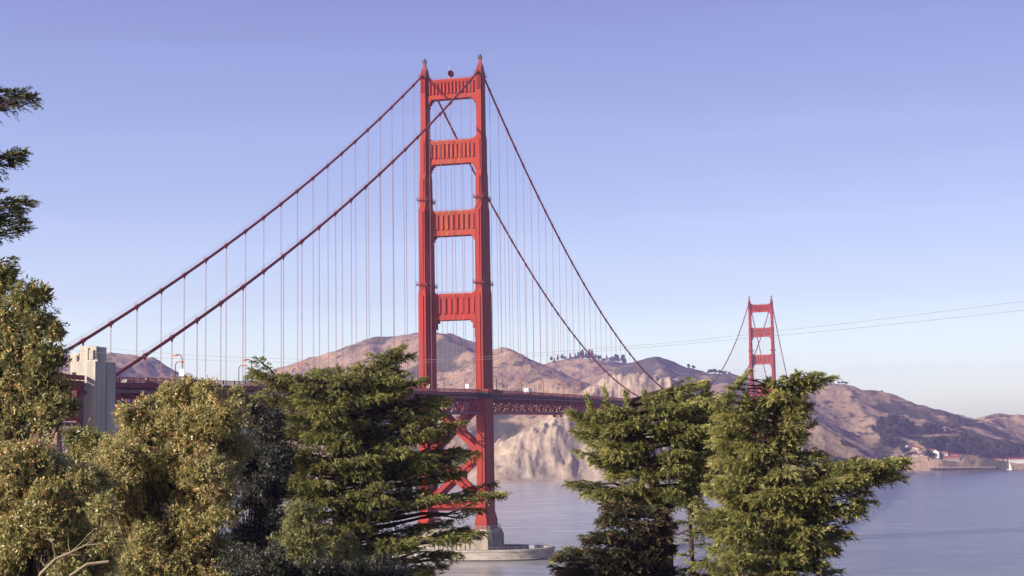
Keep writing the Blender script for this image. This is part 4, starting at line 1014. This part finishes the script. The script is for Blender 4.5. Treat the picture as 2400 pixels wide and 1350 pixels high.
        t0 = np.clip(rs.normal(tmu,.08)+.42*(u[keep]-.5)+rs.normal(0,.12,n), 0, .84); dr = rs.rand(n) < (.03+dry); t0[dr] = rs.uniform(.85,1,dr.sum())  # tips lighter as young growth; darker inside, crown shade put into the tint
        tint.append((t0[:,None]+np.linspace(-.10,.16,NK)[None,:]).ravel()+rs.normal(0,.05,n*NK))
        for q in range(4):
            j = rs.randint(n); tt = rs.uniform(.2,.9); limb(tb, a+(tip-a)*tt-off, c[j]-off, .018, .007, 0, rs, 2)
    for (x0, y0, x1, y1, dz, W) in [e for e in extra if len(e) == 6]:            # leaders and shoots, foliage all round
        a = P(x0, y0, D+dz*.5); tip = P(x1, y1, D+dz); ax_ = norm(tip-a); L = np.linalg.norm(tip-a)
        limb(tb, on_trunk(a[2]-1.0)-off, a-off, .05, .035, .03, rs, 4); limb(tb, a-off, tip-off, .035, .008, 0, rs, 4)
        n = int(75*L*W*2.4); t = rs.uniform(0, 1, n); pr_ = rs.normal(0,1,(n,3)); pr_ = norm(pr_-ax_*(pr_@ax_)[:,None])
        c = a+(tip-a)*t[:,None]+pr_*(W*.75*(1-.8*t)*rs.uniform(.1,1,n)*(.7+.6*vnoise(t*L*2.2, t*0+x0, seed)))[:,None]
        direc = ax_*.7+pr_*rs.uniform(.3,1.1,(n,1))*(1-.6*t)[:,None]+rs.normal(0,.15,(n,3))+RH*.12
        quads.append(sprays(rs, c, direc, spray*rs.uniform(.55,1.0,n))); tint.append(np.repeat(np.clip(rs.normal(.55,.15,n),0,.82), NK)+rs.normal(0,.06,n*NK))
    V = np.concatenate(quads).reshape(-1,3)-off
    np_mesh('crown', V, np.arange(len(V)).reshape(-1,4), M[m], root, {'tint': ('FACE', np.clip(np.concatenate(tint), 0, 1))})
    tb.build('trunk', M['bark'], root)
    print(label[:30], len(V)//4, len(br))
    return root

def rosettes(rs, c, d, nl, L, wr):
    """nl leaves radiating round each twig tip"""
    N = len(c); d = norm(d)
    q = norm(rs.normal(0,1,(N,nl,3))+d[:,None]*rs.uniform(.3,1.3,(N,nl,1))+np.array((0,0,-.25)))
    nn = norm(np.cross(q, rs.normal(0,1,(N,nl,3)))+np.array((0,0,.5)))
    nn = norm(nn-q*np.sum(nn*q, -1, keepdims=True))
    b = c[:,None]+d[:,None]*rs.uniform(-.9,.25,(N,nl,1))*L*1.6+q*.15*L
    LL = L*rs.uniform(.7,1.3,(N,1))*rs.uniform(.65,1.25,(N,nl))
    return diamonds(b.reshape(-1,3), q.reshape(-1,3), nn.reshape(-1,3), LL.ravel(), LL.ravel()*wr, .5)

def broadleaf(name, label, cat, D, base_px, lobes, seed, leaf=.11, wr=.36, dens=1.0, m='leaf', tint_mu=.45, warm=.06, bare=None, trunk_r=.16, group=None):
    """lobes: (px, py, rx_px, ry_px, depth offset m)"""
    rs = np.random.RandomState(seed); k = D/FPX
    p = P(base_px, 1300, D); gz = near_zf(p[0], p[1]); root = empty(name, (p[0], p[1], gz), label, cat, group); off = np.array((p[0], p[1], gz))
    quads, tint = [], []; tb = MB()
    fork = off+np.array((0,0,.35*(max(P(x, y, D)[2] for x, y, *_ in lobes)-gz)))
    tb.tube([np.array((0,0,-.4)), (fork-off)*.5+np.array((.05,.03,0)), fork-off], [trunk_r, trunk_r*.8, trunk_r*.65], 8)
    for (x, y, rx, ry, dz) in lobes:
        c = P(x, y, D+dz); a, b = rx*k, ry*k
        limb(tb, fork-off, c-off, trunk_r*.5, .02, .02, rs, 5)
        n = int(dens*max(60, 62*4*math.pi*a*b*.7/(leaf/.11)**2))
        d = norm(rs.normal(0,1,(n,3))); lump = .62+.72*vnoise(d[:,0]*3.1+x*.1+5, d[:,2]*3.1+d[:,1]*2.4+y*.1, seed+3)
        rad = lump*np.where(rs.rand(n) < .72, rs.uniform(.84,1.05,n), rs.uniform(.45,.9,n))*np.where(rs.rand(n) < .06, rs.uniform(1.05,1.3,n), 1)
        cc = c+d*rad[:,None]*np.array((a,a*.95,b))
        dirs = norm(d*.9+np.array((0,0,.55))+rs.normal(0,.35,(n,3)))
        nl = 9
        quads.append(rosettes(rs, cc, dirs, nl, leaf, wr))
        patch = vnoise(d[:,0]*3+x, d[:,2]*3+y, seed+8)
        tt = np.clip(tint_mu+rs.normal(0,.05)+(patch-.5)*.5+rs.normal(0,.10,n), 0, .85); wm_ = (rs.rand(n) < warm*(.4+2.4*(patch > .6))); tt[wm_] = rs.uniform(.82,1,wm_.sum())
        tint.append(np.repeat(tt, nl)+rs.normal(0,.07,n*nl))
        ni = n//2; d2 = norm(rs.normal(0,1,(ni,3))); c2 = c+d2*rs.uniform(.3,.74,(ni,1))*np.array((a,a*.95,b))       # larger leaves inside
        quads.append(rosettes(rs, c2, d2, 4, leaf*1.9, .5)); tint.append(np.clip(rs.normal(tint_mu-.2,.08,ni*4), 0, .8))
        for q in range(6):
            j = rs.randint(n); limb(tb, c-off, cc[j]-off, .012, .005, 0, rs, 3)
    V = np.concatenate(quads).reshape(-1,3)-off
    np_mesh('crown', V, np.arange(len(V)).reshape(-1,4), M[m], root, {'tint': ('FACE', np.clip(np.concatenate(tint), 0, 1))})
    tb.build('trunk', M['bark'], root); print(label[:30], len(V)//4)
    return root

def fill(poly, rpx, n, seed, depth, flat=.85):
    """lobes filling a crown outline"""
    rs = np.random.RandomState(seed); xs = [q[0] for q in poly]; ys = [q[1] for q in poly]; out = []; tr = 0
    while len(out) < n and tr < 6000:
        tr += 1; r = rs.uniform(*rpx); x = rs.uniform(min(xs), max(xs)); y = rs.uniform(min(ys), max(ys))
        if not all(inside(poly, x+r*.92*math.cos(a), y+r*.92*flat*math.sin(a)) or y+r*flat*math.sin(a) > 1345 for a in np.linspace(0, 6.28, 9)): continue
        if any((x-o[0])**2+(y-o[1])**2 < (.42*(r+o[2]))**2 for o in out) and rs.rand() < .96: continue
        out.append((x, y, r, r*flat, rs.uniform(-1,1)*depth))
    return out

# middle cypress
polyC = [(586,868),(612,880),(658,886),(690,898),(722,890),(745,900),(768,879),(790,866),(827,850),(861,833),(899,820),(941,812),(964,833),(945,862),(930,885),(996,886),(985,915),(1049,936),(1040,960),(1047,978),(1088,992),(1066,1018),(1080,1045),(1125,1062),(1095,1095),(1090,1125),(1127,1155),(1188,1157),(1165,1185),(1122,1202),(1138,1250),(1110,1284),(1072,1315),(1075,1420),(700,1420),(655,1200),(640,1130),(606,1075),(585,1000),(572,940)]
exC = [(870,872,946,812,-.5,.5),(900,858,970,832,0,.36),(645,905,584,864,0,.36),(690,915,655,886,-.5,.4),(745,905,722,888,0,.35),(800,885,790,862,-.5,.45),(950,905,998,888,-1,.4),(985,955,1052,937,-1.5,.45),(925,822,22,6,-1),(945,833,20,5,0),(905,845,26,7,1),(870,850,30,8,0),(835,866,34,9,-1),(925,872,18,5,.5),(955,895,36,9,-1),(990,893,14,4,-1),(1020,945,30,8,-1.5),(1060,990,28,8,-2),(1030,1000,34,9,-1),(1085,1063,38,8,-1.5),(1050,1060,36,9,0),(1055,1110,32,9,-1),(1090,1160,42,9,-2),(1140,1160,36,6,-2.2),(1165,1163,22,4,-2.4),(1100,1195,36,9,-1),(1095,1250,36,9,-2),(1115,1248,20,6,-2),(1050,1300,30,9,-1),(603,885,26,7,0),(590,872,10,4,0),(610,930,36,10,-1),(600,985,32,10,0)]
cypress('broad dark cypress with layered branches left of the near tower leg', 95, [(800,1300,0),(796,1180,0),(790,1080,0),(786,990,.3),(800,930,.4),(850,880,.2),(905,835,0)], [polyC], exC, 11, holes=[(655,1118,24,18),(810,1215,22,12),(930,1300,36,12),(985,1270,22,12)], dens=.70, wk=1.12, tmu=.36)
# right pair of cypresses
polyE1 = [(1340,985),(1378,966),(1420,976),(1470,966),(1500,974),(1530,950),(1592,938),(1625,945),(1657,906),(1690,930),(1740,960),(1720,1100),(1640,1140),(1600,1165),(1560,1185),(1440,1175),(1403,1175),(1360,1162),(1331,1130),(1421,1115),(1385,1093),(1372,1070),(1378,1055),(1345,1028),(1352,1000)]
polyE1b = [(1398,1175),(1460,1180),(1560,1190),(1590,1210),(1585,1420),(1310,1420),(1296,1312),(1340,1290),(1385,1252),(1400,1241)]
exE1 = [(1390,990,1374,928,-.5,.36),(1432,990,1415,911,0,.30),(1474,990,1466,918,-.5,.34),(1520,960,1510,920,-1,.4),(1600,968,1590,926,-.5,.45),(1655,965,1658,903,0,.45),(1372,1000,1336,966,-1,.4),(1560,960,1545,930,-1,.35),(1360,968,26,7,-.5),(1540,945,30,8,-1),(1520,932,14,5,-1),(1657,922,14,9,0),(1650,945,28,8,0),(1365,1010,24,6,-1),(1375,1060,22,6,-1),(1380,1135,40,8,-1.5),(1350,1131,20,4,-1.5),(1440,1150,46,9,-2),(1320,1305,26,7,-1.5),(1345,1285,22,7,-1),(1570,1155,40,9,-2.5),(1610,1170,36,8,-2.5),(1640,1245,34,8,-1.5)]
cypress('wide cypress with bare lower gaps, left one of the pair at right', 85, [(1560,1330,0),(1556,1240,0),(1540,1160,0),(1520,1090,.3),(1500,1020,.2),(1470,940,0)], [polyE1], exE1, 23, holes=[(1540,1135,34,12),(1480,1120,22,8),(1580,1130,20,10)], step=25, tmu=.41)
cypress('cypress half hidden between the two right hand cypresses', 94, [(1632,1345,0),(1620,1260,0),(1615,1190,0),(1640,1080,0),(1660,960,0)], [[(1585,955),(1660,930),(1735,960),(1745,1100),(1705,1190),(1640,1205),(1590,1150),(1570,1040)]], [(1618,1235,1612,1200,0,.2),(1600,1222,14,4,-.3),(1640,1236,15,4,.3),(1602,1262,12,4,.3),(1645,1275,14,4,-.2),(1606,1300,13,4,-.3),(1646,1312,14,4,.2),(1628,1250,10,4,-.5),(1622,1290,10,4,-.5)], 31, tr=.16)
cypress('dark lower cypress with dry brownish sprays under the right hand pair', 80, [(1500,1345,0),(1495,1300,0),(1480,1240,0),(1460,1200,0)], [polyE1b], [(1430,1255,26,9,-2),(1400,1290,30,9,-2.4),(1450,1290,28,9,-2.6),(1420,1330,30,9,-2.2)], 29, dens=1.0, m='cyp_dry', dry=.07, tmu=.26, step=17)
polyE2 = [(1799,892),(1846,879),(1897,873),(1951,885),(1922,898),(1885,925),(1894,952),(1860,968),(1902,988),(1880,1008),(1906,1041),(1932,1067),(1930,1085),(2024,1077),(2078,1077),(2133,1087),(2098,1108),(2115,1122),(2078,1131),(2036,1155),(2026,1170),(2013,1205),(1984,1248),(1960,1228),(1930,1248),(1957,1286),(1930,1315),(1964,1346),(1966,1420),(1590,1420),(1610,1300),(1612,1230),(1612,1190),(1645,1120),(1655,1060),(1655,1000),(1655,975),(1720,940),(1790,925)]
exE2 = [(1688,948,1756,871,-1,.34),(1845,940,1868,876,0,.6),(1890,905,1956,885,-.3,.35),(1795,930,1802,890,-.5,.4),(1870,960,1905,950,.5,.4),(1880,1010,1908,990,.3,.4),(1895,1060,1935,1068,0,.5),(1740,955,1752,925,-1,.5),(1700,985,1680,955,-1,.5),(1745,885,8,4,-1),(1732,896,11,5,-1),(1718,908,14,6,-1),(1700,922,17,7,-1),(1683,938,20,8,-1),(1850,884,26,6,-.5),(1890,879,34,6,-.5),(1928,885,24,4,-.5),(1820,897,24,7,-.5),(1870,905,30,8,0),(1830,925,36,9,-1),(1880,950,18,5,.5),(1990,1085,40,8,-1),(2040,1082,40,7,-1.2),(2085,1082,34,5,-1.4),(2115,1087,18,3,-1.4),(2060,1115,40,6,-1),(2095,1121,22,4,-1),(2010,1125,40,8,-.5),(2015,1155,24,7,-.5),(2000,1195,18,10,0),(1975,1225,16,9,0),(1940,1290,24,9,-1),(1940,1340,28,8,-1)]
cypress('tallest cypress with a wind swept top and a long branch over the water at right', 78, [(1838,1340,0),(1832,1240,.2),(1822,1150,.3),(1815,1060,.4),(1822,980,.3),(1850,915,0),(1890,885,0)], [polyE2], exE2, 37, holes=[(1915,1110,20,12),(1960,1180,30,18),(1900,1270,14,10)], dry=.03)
# cypress outside the left edge, its branch tips reach into the picture
exF = [(10,216,42,9,0),(45,226,30,6,-.3),(75,231,22,4,-.4),(5,247,26,6,0),(10,365,38,7,0),(38,358,24,5,0),(18,378,28,5,.4),(10,470,44,9,0),(45,475,30,7,-.4),(25,500,30,6,0),(10,520,44,9,.2),(42,535,24,5,0),(15,543,26,4,0),(5,608,26,4,0),(-30,445,30,6,0),(-60,230,50,12,0),(-70,370,50,12,0),(-70,490,60,14,0),(-80,560,60,14,0),(-90,640,60,14,0),(-110,300,50,12,1),(-120,430,50,12,1)]
cypress('dark cypress standing outside the left edge with branch tips against the sky', 48, [(-190,1300,0),(-185,1000,0),(-180,700,0),(-175,400,0),(-170,150,0)], [], exF, 41, dens=1.3, spray=.28, tmu=-.05)  # low tint paints the tree's own shade into its needles

# broadleaf tree at the left edge
lA = [(10,650,36,40,0),(-40,680,60,60,.4),(60,700,44,42,-.2),(95,690,22,24,-.3),(20,745,60,48,.2),(85,760,50,48,-.3),(128,775,22,22,-.5),(40,820,60,50,0),(100,835,46,40,-.4),(130,840,18,20,-.5),(20,890,50,46,.2),(90,890,56,40,-.2),(145,905,26,26,-.4),(130,945,46,36,-.5),(160,950,24,26,-.6),(60,960,60,48,0),(110,985,36,26,-.5),(0,980,60,60,.4),(-40,800,70,80,.5),(-50,920,70,70,.5),(20,1040,60,40,0)]
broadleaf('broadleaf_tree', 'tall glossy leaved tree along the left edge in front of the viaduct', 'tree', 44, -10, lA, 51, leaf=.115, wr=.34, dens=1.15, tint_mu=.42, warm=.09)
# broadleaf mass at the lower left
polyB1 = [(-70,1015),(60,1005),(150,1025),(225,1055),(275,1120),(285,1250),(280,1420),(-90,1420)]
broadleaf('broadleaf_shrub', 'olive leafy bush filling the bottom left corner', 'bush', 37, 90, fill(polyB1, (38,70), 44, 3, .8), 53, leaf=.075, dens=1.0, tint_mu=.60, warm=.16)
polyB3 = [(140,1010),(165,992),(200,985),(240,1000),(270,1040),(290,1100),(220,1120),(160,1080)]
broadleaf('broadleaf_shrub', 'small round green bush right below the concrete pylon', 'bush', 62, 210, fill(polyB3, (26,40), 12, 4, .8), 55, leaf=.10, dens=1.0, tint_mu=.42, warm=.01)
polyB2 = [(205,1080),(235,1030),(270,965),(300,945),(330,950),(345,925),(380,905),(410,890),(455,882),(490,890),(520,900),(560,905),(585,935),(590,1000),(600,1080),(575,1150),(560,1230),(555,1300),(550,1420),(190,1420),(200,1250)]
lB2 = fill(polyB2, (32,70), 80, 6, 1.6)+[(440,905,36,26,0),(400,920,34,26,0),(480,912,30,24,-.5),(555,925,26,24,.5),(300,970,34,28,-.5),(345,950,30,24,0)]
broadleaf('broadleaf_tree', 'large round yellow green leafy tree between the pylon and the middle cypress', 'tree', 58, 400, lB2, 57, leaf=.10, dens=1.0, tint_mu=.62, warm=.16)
polyG1 = [(530,905),(575,892),(620,905),(660,950),(700,1000),(712,1100),(700,1200),(700,1420),(500,1420),(515,1150)]
broadleaf('broadleaf_tree', 'dark shaded leafy tree squeezed between the yellow green tree and the middle cypress', 'tree', 72, 590, fill(polyG1, (30,52), 44, 8, 1.2), 59, leaf=.10, dens=.8, m='leaf_dark', tint_mu=.5, warm=.02, trunk_r=.07)  # deep shade is put into the leaf colour here
broadleaf('broadleaf_shrub', 'deeply shaded undergrowth bush below the pylon behind the olive bush', 'bush', 68, 240, fill([(110,1060),(200,1030),(320,1060),(360,1200),(360,1420),(90,1420)], (36,60), 24, 12, .8), 67, leaf=.11, dens=.8, m='leaf_dark', tint_mu=.5, warm=.02, trunk_r=.07)  # dark leaf colour carries this bush's shade
broadleaf('pale_shrub', 'pale olive pointed bush in front of the middle cypress', 'bush', 56, 702, [(700,1215,38,38,0),(690,1262,44,36,0),(728,1255,34,34,-.2),(705,1195,26,24,0),(725,1300,40,36,0),(680,1310,40,36,.2)], 61, leaf=.075, dens=1.2, m='leaf_pale', tint_mu=.55, warm=.0)
broadleaf('pale_shrub', 'smaller pale olive bush low beside the pointed one', 'bush', 54, 805, [(805,1290,32,30,0),(795,1325,38,34,0),(835,1325,34,34,0),(815,1270,22,20,0)], 63, leaf=.075, dens=1.2, m='leaf_pale', tint_mu=.5, warm=.0)
polyG2 = [(520,1290),(580,1255),(640,1265),(700,1300),(780,1310),(860,1300),(930,1290),(965,1320),(980,1420),(500,1420)]
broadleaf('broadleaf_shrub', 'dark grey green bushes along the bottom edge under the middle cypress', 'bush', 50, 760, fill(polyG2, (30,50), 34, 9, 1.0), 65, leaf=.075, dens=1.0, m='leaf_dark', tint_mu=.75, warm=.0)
# bare twigs poking out at the bottom left
tw = MB(); rs = np.random.RandomState(77)
def pp(x, y, d=32.5): return P(x, y, d)
root = pp(70, 1420, 33.0)
def tl(pts, r0, r1): tw.tube([p-root for p in pts], list(np.linspace(r0, r1, len(pts))), 6)
tl([root, pp(95,1345), pp(130,1310), pp(165,1295), pp(200,1278), pp(235,1275)], .045, .012)
for a, q in (((130,1310),(122,1270)),((165,1295),(205,1255)),((165,1295),(160,1260)),((150,1300),(190,1300)),((200,1278),(225,1258)),((110,1330),(98,1300)),((205,1255),(222,1240)),((122,1270),(112,1255))):
    tl([pp(*a), pp((a[0]+q[0])/2+rs.normal(0,4), (a[1]+q[1])/2), pp(*q)], .015, .005)
tl([pp(165,1350), pp(205,1322), pp(255,1316)], .04, .03)
o = tw.build('bare_branch', M['twig'], loc=root); tag(o, 'pale bare forked branch sticking out of the bottom left bush', 'branch')

# ------------------------------------------------------------------ haze
hz = MB(); hz.box(-4400, 4400, -1500, 5700, -62, 330)
hzm = bpy.data.materials.new('haze_air'); hzm.use_nodes = True; t = hzm.node_tree
t.nodes.remove(t.nodes['Principled BSDF']); pv = t.nodes.new('ShaderNodeVolumePrincipled')
pv.inputs['Color'].default_value = HAZE_COLOR; pv.inputs['Density'].default_value = HAZE_DENSITY; pv.inputs['Anisotropy'].default_value = 0.0
t.links.new(pv.outputs[0], t.nodes['Material Output'].inputs['Volume'])
tag(hz.build('haze', hzm), kind='stuff')
